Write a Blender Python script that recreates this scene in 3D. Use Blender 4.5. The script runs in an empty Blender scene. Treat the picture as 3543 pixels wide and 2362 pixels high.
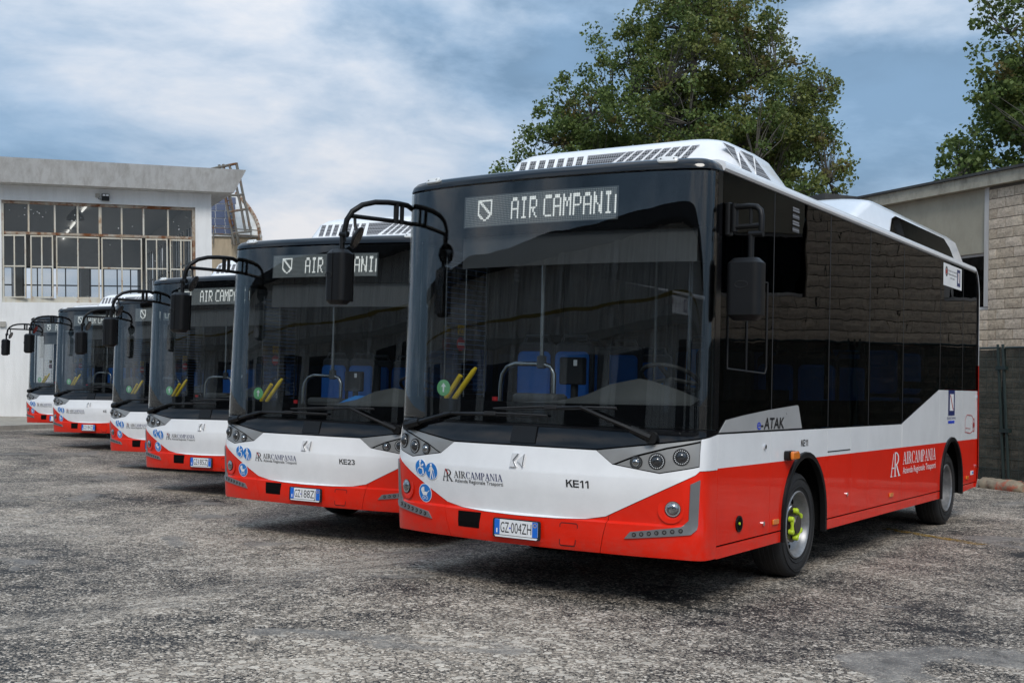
import bpy, bmesh, math, random
import numpy as np
from mathutils import Vector, Matrix
random.seed(7); rng = np.random.default_rng(7)
sc = bpy.context.scene
R_ = math.radians

# ------------------------------------------------------------------ camera
cam_d = bpy.data.cameras.new('camera'); cam = bpy.data.objects.new('camera', cam_d)
sc.collection.objects.link(cam); sc.camera = cam
cam_d.sensor_width = 36.0; cam_d.lens = 4093.8 / 3543 * 36.0
cam_d.clip_start = 0.05; cam_d.clip_end = 3000
def cam_rot(a, b, c):
    Rz = Matrix.Rotation(a, 3, 'Z'); Rx = Matrix.Rotation(b, 3, 'X'); Ry = Matrix.Rotation(c, 3, 'Y')
    return Rz @ Rx @ Ry
_R = cam_rot(R_(33.4645), R_(1.9861), R_(-1.4522))
M = _R.to_4x4() @ Matrix(((1,0,0,0),(0,0,-1,0),(0,1,0,0),(0,0,0,1)))
M.translation = Vector((4.5067, -6.9516, 1.5049))
cam.matrix_world = M

# ------------------------------------------------------------------ world, sun, exposure
SUN_EL, SUN_AZ = 44.0, 144.0            # azimuth measured clockwise from +Y
SKY_OFF = (2.95, 1.1, 0.9)
w = bpy.data.worlds.new('World'); sc.world = w; w.use_nodes = True
nt = w.node_tree; nt.nodes.clear()
def N(nt, t, **k):
    n = nt.nodes.new(t)
    for a, v in k.items():
        if a.startswith('i_'):
            key = a[2:]; key = int(key) if key.isdigit() else key.replace('_', ' ')
            n.inputs[key].default_value = v
        else: setattr(n, a, v)
    return n
def L(nt, a, b): nt.links.new(a, b)
def ramp(nt, fac, stops, interp='LINEAR'):
    r = nt.nodes.new('ShaderNodeValToRGB'); r.color_ramp.interpolation = interp
    els = r.color_ramp.elements
    while len(els) < len(stops): els.new(0.5)
    for e, (p, c) in zip(els, stops):
        e.position = p; e.color = c if len(c) == 4 else (*c, 1)
    if fac is not None: L(nt, fac, r.inputs[0])
    return r
def math_n(nt, op, a, b=None, c=None, clamp=False):
    m = nt.nodes.new('ShaderNodeMath'); m.operation = op; m.use_clamp = clamp
    for i, v in enumerate((a, b, c)):
        if v is None: continue
        if isinstance(v, (int, float)): m.inputs[i].default_value = v
        else: L(nt, v, m.inputs[i])
    return m.outputs[0]
def mix(nt, fac, a, b, blend='MIX'):
    m = nt.nodes.new('ShaderNodeMixRGB'); m.blend_type = blend
    for i, v in enumerate((fac, a, b)):
        if isinstance(v, (int, float)): m.inputs[i].default_value = v
        elif isinstance(v, tuple): m.inputs[i].default_value = v if len(v) == 4 else (*v, 1)
        else: L(nt, v, m.inputs[i])
    return m.outputs[0]
sky = N(nt, 'ShaderNodeTexSky'); sky.sky_type = 'NISHITA'; sky.sun_disc = False
sky.sun_elevation = R_(SUN_EL); sky.sun_rotation = R_(SUN_AZ)
sky.air_density = 1.0; sky.dust_density = 1.6; sky.ozone_density = 1.2
skyc = mix(nt, 1.0, sky.outputs[0], (0.105, 0.105, 0.105), 'MULTIPLY')
tc = N(nt, 'ShaderNodeTexCoord')
mp = N(nt, 'ShaderNodeMapping'); L(nt, tc.outputs['Generated'], mp.inputs[0])
mp.inputs['Location'].default_value = SKY_OFF; mp.inputs['Rotation'].default_value = (0, 0, R_(-33.5)); mp.inputs['Scale'].default_value = (1.0, 1.0, 2.3)
wp = N(nt, 'ShaderNodeTexNoise', i_Scale=1.7, i_Detail=3.0); L(nt, mp.outputs[0], wp.inputs['Vector'])
wv = N(nt, 'ShaderNodeVectorMath', operation='MULTIPLY_ADD'); L(nt, wp.outputs['Color'], wv.inputs[0]); wv.inputs[1].default_value = (0.30, 0.30, 0.16); L(nt, mp.outputs[0], wv.inputs[2])
n1 = N(nt, 'ShaderNodeTexNoise', i_Scale=2.3, i_Detail=7.0, i_Roughness=0.50); L(nt, wv.outputs[0], n1.inputs['Vector'])
mp2 = N(nt, 'ShaderNodeMapping'); mp2.inputs['Location'].default_value = (5.3, 2.2, 1.3); L(nt, wv.outputs[0], mp2.inputs[0])
n2 = N(nt, 'ShaderNodeTexNoise', i_Scale=3.6, i_Detail=10.0, i_Roughness=0.60); L(nt, mp2.outputs[0], n2.inputs['Vector'])
n3 = N(nt, 'ShaderNodeTexNoise', i_Scale=7.5, i_Detail=6.0, i_Roughness=0.55); L(nt, mp2.outputs[0], n3.inputs['Vector'])
cover = ramp(nt, n1.outputs[0], [(0.36, (0,0,0)), (0.56, (1,1,1))], 'EASE')
cv = math_n(nt, 'ADD', math_n(nt, 'MULTIPLY', n1.outputs[0], 0.44), math_n(nt, 'ADD', math_n(nt, 'MULTIPLY', n2.outputs[0], 0.36), math_n(nt, 'MULTIPLY', n3.outputs[0], 0.22)))
cloudc = ramp(nt, cv, [(0.45, (0.10,0.16,0.235)), (0.495, (0.175,0.25,0.345)), (0.535, (0.265,0.335,0.425)), (0.575, (0.36,0.41,0.48)), (0.635, (0.50,0.505,0.525))])
blue = mix(nt, 0.75, skyc, (0.18, 0.30, 0.45))
allsky = mix(nt, math_n(nt, 'MULTIPLY_ADD', cover.outputs[0], 0.45, 0.55), blue, cloudc.outputs[0])
sepz = N(nt, 'ShaderNodeSeparateXYZ'); L(nt, tc.outputs['Generated'], sepz.inputs[0])
zen = math_n(nt, 'MULTIPLY_ADD', math_n(nt, 'MAXIMUM', sepz.outputs[2], 0.0), 0.8, 0.85)     # an overcast sky is brighter overhead
bg = N(nt, 'ShaderNodeBackground'); L(nt, zen, bg.inputs[1]); L(nt, allsky, bg.inputs[0])
ow = N(nt, 'ShaderNodeOutputWorld'); L(nt, bg.outputs[0], ow.inputs[0])

sun_d = bpy.data.lights.new('sun', 'SUN'); sun_d.energy = 1.25; sun_d.angle = R_(22); sun_d.color = (1.0, 0.965, 0.91)
sun = bpy.data.objects.new('sun', sun_d); sc.collection.objects.link(sun)
sd = Vector((math.sin(R_(SUN_AZ)) * math.cos(R_(SUN_EL)), math.cos(R_(SUN_AZ)) * math.cos(R_(SUN_EL)), math.sin(R_(SUN_EL))))
sun.rotation_euler = sd.to_track_quat('Z', 'Y').to_euler(); sun.location = sd * 60
sc.view_settings.view_transform = 'Standard'; sc.view_settings.look = 'None'
sc.view_settings.exposure = 0.75; sc.view_settings.gamma = 1.0; sc.view_settings.use_curve_mapping = False
sc.cycles.transparent_max_bounces = 24; sc.cycles.max_bounces = 8; sc.cycles.glossy_bounces = 4
sc.cycles.sample_clamp_indirect = 6.0
try:
    sc.cycles.use_denoising = True; sc.cycles.denoiser = 'OPENIMAGEDENOISE'
except Exception: pass

# ------------------------------------------------------------------ materials
MATS = {}
def new_mat(name):
    m = bpy.data.materials.new(name); m.use_nodes = True; m.node_tree.nodes.clear(); MATS[name] = m
    t = m.node_tree; o = N(t, 'ShaderNodeOutputMaterial'); return m, t, o
def pm(name, col, rough=0.5, metal=0.0, coat=0.0, var=0.06, vscale=6.0, bump=0.0, bscale=60.0, spec=0.5, emit=None, emits=0.0, rvar=0.1):
    m, t, o = new_mat(name)
    b = N(t, 'ShaderNodeBsdfPrincipled'); L(t, b.outputs[0], o.inputs[0])
    g = N(t, 'ShaderNodeTexCoord')
    n = N(t, 'ShaderNodeTexNoise', i_Scale=vscale, i_Detail=5.0, i_Roughness=0.6); L(t, g.outputs['Object'], n.inputs['Vector'])
    lo = tuple(max(0, c * (1 - var)) for c in col); hi = tuple(min(1, c * (1 + var)) for c in col)
    r = ramp(t, n.outputs[0], [(0.3, lo), (0.7, hi)])
    L(t, r.outputs[0], b.inputs['Base Color'])
    rr = N(t, 'ShaderNodeMapRange', i_From_Min=0.3, i_From_Max=0.7, i_To_Min=max(0.0, rough * (1 - rvar)), i_To_Max=min(1, rough * (1 + rvar)))
    L(t, n.outputs[0], rr.inputs[0]); L(t, rr.outputs[0], b.inputs['Roughness'])
    b.inputs['Metallic'].default_value = metal; b.inputs['Specular IOR Level'].default_value = spec
    b.inputs['Coat Weight'].default_value = coat; b.inputs['Coat Roughness'].default_value = 0.04
    if emit: b.inputs['Emission Color'].default_value = (*emit, 1); b.inputs['Emission Strength'].default_value = emits
    if bump:
        nb = N(t, 'ShaderNodeTexNoise', i_Scale=bscale, i_Detail=3.0); L(t, g.outputs['Object'], nb.inputs['Vector'])
        bp = N(t, 'ShaderNodeBump', i_Strength=bump, i_Distance=0.01); L(t, nb.outputs[0], bp.inputs['Height']); L(t, bp.outputs[0], b.inputs['Normal'])
    return m
def glass(name, tint, wav=0.0, ior=1.5, dirt=0.0, wscale=1.5, rough=0.0, dirtcol=(0.5,0.5,0.48), refl=1.0):
    m, t, o = new_mat(name)
    geo = N(t, 'ShaderNodeNewGeometry')
    i = math_n(t, 'SUBTRACT', ior, math_n(t, 'MULTIPLY', geo.outputs['Backfacing'], ior - 1 / ior))
    fr = N(t, 'ShaderNodeFresnel'); L(t, i, fr.inputs['IOR'])
    tr = N(t, 'ShaderNodeBsdfTransparent'); tr.inputs[0].default_value = (*tint, 1)
    gl = N(t, 'ShaderNodeBsdfGlossy', i_Roughness=rough); gl.inputs[0].default_value = (refl, refl, refl, 1)
    if wav:
        g = N(t, 'ShaderNodeTexCoord'); n = N(t, 'ShaderNodeTexNoise', i_Scale=wscale, i_Detail=1.5); L(t, g.outputs['Object'], n.inputs['Vector'])
        bp = N(t, 'ShaderNodeBump', i_Strength=wav, i_Distance=0.05); L(t, n.outputs[0], bp.inputs['Height'])
        L(t, bp.outputs[0], gl.inputs['Normal']); L(t, bp.outputs[0], fr.inputs['Normal'])
    mx = N(t, 'ShaderNodeMixShader'); L(t, fr.outputs[0], mx.inputs[0]); L(t, tr.outputs[0], mx.inputs[1]); L(t, gl.outputs[0], mx.inputs[2])
    out = mx.outputs[0]
    if dirt:
        df = N(t, 'ShaderNodeBsdfDiffuse'); df.inputs[0].default_value = (*dirtcol, 1)
        g = N(t, 'ShaderNodeTexCoord'); n = N(t, 'ShaderNodeTexVoronoi', i_Scale=11.0); L(t, g.outputs['Object'], n.inputs['Vector'])
        n3 = N(t, 'ShaderNodeTexNoise', i_Scale=1.1, i_Detail=3.0); L(t, g.outputs['Object'], n3.inputs['Vector'])
        vs = N(t, 'ShaderNodeSeparateColor'); L(t, n.outputs['Color'], vs.inputs[0])
        pick = math_n(t, 'GREATER_THAN', math_n(t, 'ADD', n3.outputs[0], math_n(t, 'MULTIPLY', vs.outputs[0], 0.30)), 0.83)
        f0 = ramp(t, n.outputs['Distance'], [(0.10, (dirt,)*3), (0.26, (0.0,)*3)])
        f = N(t, 'ShaderNodeMath', operation='MULTIPLY_ADD'); L(t, f0.outputs[0], f.inputs[0]); L(t, pick, f.inputs[1]); f.inputs[2].default_value = 0.02
        m2 = N(t, 'ShaderNodeMixShader'); L(t, f.outputs[0], m2.inputs[0]); L(t, out, m2.inputs[1]); L(t, df.outputs[0], m2.inputs[2]); out = m2.outputs[0]
    L(t, out, o.inputs[0]); return m
def paint(name, col, var=0.03, drops=True, wav=0.05, wsc=1.3, rough=0.22, coat=0.8, spec=0.5):
    m, t, o = new_mat(name)
    b = N(t, 'ShaderNodeBsdfPrincipled'); L(t, b.outputs[0], o.inputs[0])
    g = N(t, 'ShaderNodeTexCoord')
    n = N(t, 'ShaderNodeTexNoise', i_Scale=3.0, i_Detail=6.0, i_Roughness=0.65); L(t, g.outputs['Object'], n.inputs['Vector'])
    r = ramp(t, n.outputs[0], [(0.3, tuple(c * (1 - var * 2) for c in col)), (0.65, tuple(min(1, c * (1 + var)) for c in col))])
    sz = N(t, 'ShaderNodeSeparateXYZ'); L(t, g.outputs['Object'], sz.inputs[0])
    low = N(t, 'ShaderNodeMapRange', i_From_Min=0.80, i_From_Max=0.33, i_To_Min=0.0, i_To_Max=1.0); L(t, sz.outputs[2], low.inputs[0])
    gr = N(t, 'ShaderNodeTexNoise', i_Scale=9.0, i_Detail=8.0, i_Roughness=0.75); L(t, g.outputs['Object'], gr.inputs['Vector'])
    dirt = math_n(t, 'MULTIPLY', math_n(t, 'POWER', low.outputs[0], 1.5), ramp(t, gr.outputs[0], [(0.45, (0.01,)*3), (0.70, (0.30,)*3)]).outputs[0])
    L(t, mix(t, dirt, r.outputs[0], (0.16, 0.135, 0.11)), b.inputs['Base Color'])
    L(t, math_n(t, 'MULTIPLY_ADD', dirt, 0.5, rough), b.inputs['Roughness']); b.inputs['Coat Weight'].default_value = coat; b.inputs['Coat Roughness'].default_value = 0.03; b.inputs['Specular IOR Level'].default_value = spec
    nw = N(t, 'ShaderNodeTexNoise', i_Scale=wsc, i_Detail=2.0); L(t, g.outputs['Object'], nw.inputs['Vector'])
    b1 = N(t, 'ShaderNodeBump', i_Strength=wav, i_Distance=0.05); L(t, nw.outputs[0], b1.inputs['Height'])
    v = N(t, 'ShaderNodeTexVoronoi', i_Scale=38.0); L(t, g.outputs['Object'], v.inputs['Vector'])
    vr = ramp(t, v.outputs['Distance'], [(0.0, (1,)*3), (0.16, (0,)*3)])
    vs = N(t, 'ShaderNodeSeparateColor'); L(t, v.outputs['Color'], vs.inputs[0])
    dm = math_n(t, 'MULTIPLY', vr.outputs[0], math_n(t, 'GREATER_THAN', vs.outputs[0], 0.72))
    b2 = N(t, 'ShaderNodeBump', i_Strength=0.35 if drops else 0.0, i_Distance=0.004); L(t, dm, b2.inputs['Height']); L(t, b1.outputs[0], b2.inputs['Normal'])
    L(t, b2.outputs[0], b.inputs['Normal']); L(t, b2.outputs[0], b.inputs['Coat Normal'])
    return m
paint('red', (0.78, 0.018, 0.004), coat=0.5, rough=0.4, spec=0.1); paint('white', (0.84, 0.84, 0.845), coat=0.6, spec=0.2); paint('gloss_black', (0.004, 0.004, 0.005), wav=0.06, coat=0.0, rough=0.08)
pm('silver', (0.31, 0.305, 0.295), 0.34, 0.35, 0.3); pm('silver_light', (0.52, 0.52, 0.52), 0.3, 0.3, 0.4)
pm('trim_grey', (0.17, 0.175, 0.18), 0.42, 0.2); pm('black_plastic', (0.006, 0.006, 0.0065), 0.42, bump=0.12, bscale=300, spec=0.3)
pm('matte_black', (0.010, 0.010, 0.011), 0.7); pm('void_black', (0.004, 0.004, 0.004), 0.9, spec=0.1); pm('rubber', (0.016, 0.016, 0.017), 0.72, bump=0.25, bscale=90)
pm('frit', (0.003, 0.003, 0.0035), 0.9, spec=0.0)
pm('chrome', (0.75, 0.75, 0.77), 0.12, 1.0); pm('steel', (0.55, 0.55, 0.54), 0.24, 1.0); pm('rim_steel', (0.25, 0.25, 0.255), 0.40, 0.6, var=0.25, vscale=14); pm('hub_brown', (0.10, 0.085, 0.075), 0.35, 0.7, var=0.4, vscale=20)
pm('lime', (0.50, 0.66, 0.03), 0.4); pm('amber', (0.75, 0.20, 0.02), 0.2, coat=0.5); pm('lens_clear', (0.30, 0.31, 0.32), 0.10, 0.95, coat=1.0, var=0.5, vscale=60)
pm('lens_dark', (0.03, 0.032, 0.035), 0.08, 0.3, coat=1.0); pm('marker_white', (0.72, 0.72, 0.70), 0.2, coat=0.8)
pm('plate_white', (0.78, 0.79, 0.80), 0.35); pm('plate_blue', (0.01, 0.14, 0.60), 0.35); pm('sign_blue', (0.012, 0.20, 0.60), 0.35); pm('sign_white', (0.82, 0.83, 0.84), 0.35)
pm('ink_black', (0.012, 0.012, 0.014), 0.4); pm('ink_navy', (0.02, 0.03, 0.13), 0.4); pm('ink_red', (0.45, 0.02, 0.02), 0.4); pm('ink_white', (0.85, 0.85, 0.85), 0.35); pm('ink_blue', (0.02, 0.06, 0.55), 0.35)
pm('sticker_green', (0.16, 0.46, 0.20), 0.5); pm('sticker_yellow', (0.75, 0.46, 0.03), 0.5); pm('sticker_red', (0.52, 0.015, 0.02), 0.5)
pm('seat_blue', (0.04, 0.30, 0.90), 0.5, bump=0.1); pm('seat_grey', (0.07, 0.075, 0.08), 0.5); pm('dash_grey', (0.075, 0.075, 0.073), 0.6, bump=0.1, bscale=200); pm('dash_dark', (0.03, 0.03, 0.03), 0.6)
pm('interior_dark', (0.045, 0.045, 0.047), 0.7); pm('interior_grey', (0.10, 0.10, 0.10), 0.7); pm('yellow_tube', (0.72, 0.50, 0.02), 0.35)
pm('led_panel', (0.075, 0.08, 0.085), 0.5); pm('led_dim', (0.42, 0.42, 0.40), 0.5); pm('led_lit', (0.75, 0.75, 0.73), 0.5, emit=(1, 0.98, 0.93), emits=0.36)
pm('emblem_white', (0.92, 0.92, 0.93), 0.12, 0.3, 1.0); pm('film_grey', (0.03, 0.032, 0.036), 0.5)
glass('windshield', (0.87, 0.89, 0.89), wav=0.05, wscale=1.6, ior=1.5, refl=1.0); glass('side_glass', (0.36, 0.36, 0.37), wav=0.045, wscale=2.0, ior=1.38, refl=0.50); glass('door_glass', (0.80, 0.81, 0.82))
glass('lens_glass', (0.95, 0.95, 0.95)); glass('pod_glass', (0.03, 0.03, 0.03), wav=0.03, ior=1.45, refl=0.45)
# perforated grille (fine mesh too small to build)
def perforated(name, scale, c0, c1, thr):
    m, t, o = new_mat(name); b = N(t, 'ShaderNodeBsdfPrincipled', i_Roughness=0.6); L(t, b.outputs[0], o.inputs[0])
    g = N(t, 'ShaderNodeTexCoord'); v = N(t, 'ShaderNodeTexVoronoi', i_Scale=scale, i_Randomness=0.0); L(t, g.outputs['Object'], v.inputs['Vector'])
    r = ramp(t, v.outputs['Distance'], [(thr, c0), (thr + 0.06, c1)]); L(t, r.outputs[0], b.inputs['Base Color'])
    return m
perforated('grille_mesh', 48, (0.008,)*3, (0.25, 0.25, 0.26), 0.40)

def wall_mat(name, col, stain, sscale=(1.2, 1.2, 0.25), amount=0.5, bump=0.2, bscale=25, rust=None):
    m, t, o = new_mat(name); b = N(t, 'ShaderNodeBsdfPrincipled', i_Roughness=0.85); b.inputs['Specular IOR Level'].default_value = 0.25; L(t, b.outputs[0], o.inputs[0])
    g = N(t, 'ShaderNodeTexCoord'); mp = N(t, 'ShaderNodeMapping'); mp.inputs['Scale'].default_value = sscale; L(t, g.outputs['Object'], mp.inputs[0])
    n = N(t, 'ShaderNodeTexNoise', i_Scale=3.0, i_Detail=8.0, i_Roughness=0.7, i_Distortion=0.3); L(t, mp.outputs[0], n.inputs['Vector'])
    r = ramp(t, n.outputs[0], [(0.42, (0,)*3), (0.72, (amount,)*3)])
    c = mix(t, r.outputs[0], col, stain)
    n2 = N(t, 'ShaderNodeTexNoise', i_Scale=0.8, i_Detail=5.0); L(t, g.outputs['Object'], n2.inputs['Vector'])
    c = mix(t, 0.35, c, ramp(t, n2.outputs[0], [(0.3, (0.8,)*3), (0.7, (1.1,)*3)]).outputs[0], 'MULTIPLY')
    if rust:
        mr = N(t, 'ShaderNodeMapping'); mr.inputs['Scale'].default_value = rust[1]; L(t, g.outputs['Object'], mr.inputs[0])
        n3 = N(t, 'ShaderNodeTexNoise', i_Scale=2.0, i_Detail=6.0, i_Roughness=0.75); L(t, mr.outputs[0], n3.inputs['Vector'])
        r3 = ramp(t, n3.outputs[0], [(rust[2], (0,)*3), (rust[2] + 0.13, (1,)*3)]); c = mix(t, r3.outputs[0], c, rust[0])
    L(t, c, b.inputs['Base Color'])
    nb = N(t, 'ShaderNodeTexNoise', i_Scale=bscale, i_Detail=5.0); L(t, g.outputs['Object'], nb.inputs['Vector'])
    bp = N(t, 'ShaderNodeBump', i_Strength=bump, i_Distance=0.02); L(t, nb.outputs[0], bp.inputs['Height']); L(t, bp.outputs[0], b.inputs['Normal'])
    return m
wall_mat('hall_plaster', (0.80, 0.795, 0.78), (0.56, 0.55, 0.53), sscale=(1.5, 1.5, 0.2), amount=0.4, bump=0.35)
wall_mat('hall_slab', (0.60, 0.59, 0.57), (0.30, 0.27, 0.24), sscale=(1.7, 1.7, 0.05), amount=0.6, rust=((0.30, 0.16, 0.07), (4.0, 4.0, 0.12), 0.70))
wall_mat('rust_frame', (0.60, 0.58, 0.51), (0.50, 0.40, 0.26), amount=0.8, bump=0.35, bscale=60, rust=((0.27, 0.11, 0.035), (1.6, 1.6, 1.0), 0.56))
wall_mat('rust_heavy', (0.40, 0.36, 0.30), (0.30, 0.18, 0.09), amount=0.8, bump=0.4, bscale=60, rust=((0.17, 0.06, 0.022), (1.2, 1.2, 1.2), 0.46))
wall_mat('olive_plaster', (0.38, 0.34, 0.26), (0.26, 0.225, 0.17), sscale=(1, 1, 0.5), amount=0.5)
wall_mat('fascia', (0.42, 0.38, 0.30), (0.13, 0.12, 0.095), sscale=(1.5, 1.5, 0.7), amount=0.7, bump=0.3)
wall_mat('tan_wall', (0.42, 0.34, 0.24), (0.20, 0.16, 0.11), amount=0.6)
wall_mat('roof_dark', (0.055, 0.055, 0.055), (0.10, 0.10, 0.095), amount=0.5); wall_mat('concrete', (0.42, 0.40, 0.36), (0.20, 0.19, 0.17), amount=0.6)
pm('band_ochre', (0.30, 0.21, 0.05), 0.8); wall_mat('mirror_wall', (0.80, 0.77, 0.72), (0.18, 0.17, 0.15), sscale=(1.0, 1.0, 0.15), amount=0.8)
wall_mat('frame_pale', (0.50, 0.47, 0.44), (0.30, 0.26, 0.22), amount=0.6)
wall_mat('vault_white', (0.66, 0.66, 0.64), (0.4, 0.4, 0.38), amount=0.5); wall_mat('galv', (0.19, 0.18, 0.16), (0.09, 0.08, 0.065), amount=0.6, rust=((0.17, 0.075, 0.03), (0.8, 0.8, 0.8), 0.50))
pm('hall_inside', (0.72, 0.71, 0.70), 0.9, spec=0.1); pm('hall_back', (0.55, 0.55, 0.54), 0.9); pm('dark_steel', (0.02, 0.02, 0.022), 0.6)
pm('tube_light', (0.9, 0.9, 0.88), 0.5, emit=(1, 0.98, 0.92), emits=0.7); pm('lamp_shade', (0.12, 0.10, 0.07), 0.5)
glass('hall_glass', (0.84, 0.85, 0.85), wav=0.1, dirt=0.8, dirtcol=(0.72, 0.72, 0.70), ior=1.35); pm('solar', (0.04, 0.045, 0.085), 0.25, coat=0.3); pm('frosted_pane', (0.5, 0.53, 0.55), 0.4)
# split-face block
def block_mat(name):
    m, t, o = new_mat(name); b = N(t, 'ShaderNodeBsdfPrincipled', i_Roughness=0.92); b.inputs['Specular IOR Level'].default_value = 0.2; L(t, b.outputs[0], o.inputs[0])
    oi = N(t, 'ShaderNodeObjectInfo'); g = N(t, 'ShaderNodeNewGeometry')
    c = ramp(t, oi.outputs['Random'], [(0, (0.50, 0.405, 0.305)), (0.5, (0.59, 0.485, 0.375)), (1, (0.68, 0.565, 0.445))]).outputs[0]
    n = N(t, 'ShaderNodeTexNoise', i_Scale=16.0, i_Detail=8.0, i_Roughness=0.75); L(t, g.outputs['Position'], n.inputs['Vector'])
    c = mix(t, 1.0, c, ramp(t, n.outputs[0], [(0.3, (0.50,)*3), (0.5, (0.92,)*3), (0.7, (1.18,)*3)]).outputs[0], 'MULTIPLY')
    n0 = N(t, 'ShaderNodeTexNoise', i_Scale=1.2, i_Detail=3.0); L(t, g.outputs['Position'], n0.inputs['Vector'])
    c = mix(t, 0.5, c, ramp(t, n0.outputs[0], [(0.3, (0.75, 0.72, 0.72)), (0.7, (1.15, 1.12, 1.05))]).outputs[0], 'MULTIPLY')
    L(t, c, b.inputs['Base Color'])
    bp = N(t, 'ShaderNodeBump', i_Strength=0.9, i_Distance=0.03); L(t, n.outputs[0], bp.inputs['Height']); L(t, bp.outputs[0], b.inputs['Normal'])
    return m
block_mat('block'); pm('mortar', (0.13, 0.115, 0.095), 0.95, spec=0.1)
def cloth_mat(name, col, tr):
    m, t, o = new_mat(name); d = N(t, 'ShaderNodeBsdfDiffuse'); d.inputs[0].default_value = (*col, 1)
    p = N(t, 'ShaderNodeBsdfTransparent'); mx = N(t, 'ShaderNodeMixShader')
    g = N(t, 'ShaderNodeTexCoord'); n = N(t, 'ShaderNodeTexNoise', i_Scale=2.0, i_Detail=6.0, i_Roughness=0.7); L(t, g.outputs['Object'], n.inputs['Vector'])
    r = ramp(t, n.outputs[0], [(0.3, (tr * 0.7,)*3), (0.7, (tr * 1.3,)*3)]); L(t, r.outputs[0], mx.inputs[0]); L(t, d.outputs[0], mx.inputs[1]); L(t, p.outputs[0], mx.inputs[2]); L(t, mx.outputs[0], o.inputs[0])
cloth_mat('shade_cloth', (0.028, 0.036, 0.032), 0.32); wall_mat('foot_wrap', (0.34, 0.28, 0.20), (0.17, 0.13, 0.10), sscale=(4, 4, 4), amount=0.9, rust=((0.45, 0.09, 0.05), (2.2, 2.2, 2.2), 0.52)); pm('post_green', (0.012, 0.024, 0.022), 0.5)
def leaf_mat(name, c0, c1):
    m, t, o = new_mat(name); g = N(t, 'ShaderNodeNewGeometry')
    n = N(t, 'ShaderNodeTexNoise', i_Scale=1.6, i_Detail=4.0); L(t, g.outputs['Position'], n.inputs['Vector'])
    r = ramp(t, math_n(t, 'ADD', math_n(t, 'MULTIPLY', n.outputs[0], 0.5), math_n(t, 'MULTIPLY', g.outputs['Random Per Island'], 0.5)), [(0.25, c0), (0.75, c1)])
    b = N(t, 'ShaderNodeBsdfPrincipled', i_Roughness=0.5); b.inputs['Specular IOR Level'].default_value = 0.3; L(t, r.outputs[0], b.inputs['Base Color'])
    tl = N(t, 'ShaderNodeBsdfTranslucent'); L(t, r.outputs[0], tl.inputs[0]); mx = N(t, 'ShaderNodeMixShader', i_Fac=0.38); L(t, b.outputs[0], mx.inputs[1]); L(t, tl.outputs[0], mx.inputs[2]); L(t, mx.outputs[0], o.inputs[0])
leaf_mat('leaf_a', (0.055, 0.092, 0.026), (0.175, 0.23, 0.062)); leaf_mat('leaf_b', (0.080, 0.115, 0.030), (0.24, 0.26, 0.075)); leaf_mat('leaf_c', (0.085, 0.078, 0.026), (0.21, 0.165, 0.055))
pm('bark', (0.085, 0.075, 0.062), 0.9, bump=0.5, bscale=20, var=0.3)

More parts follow.
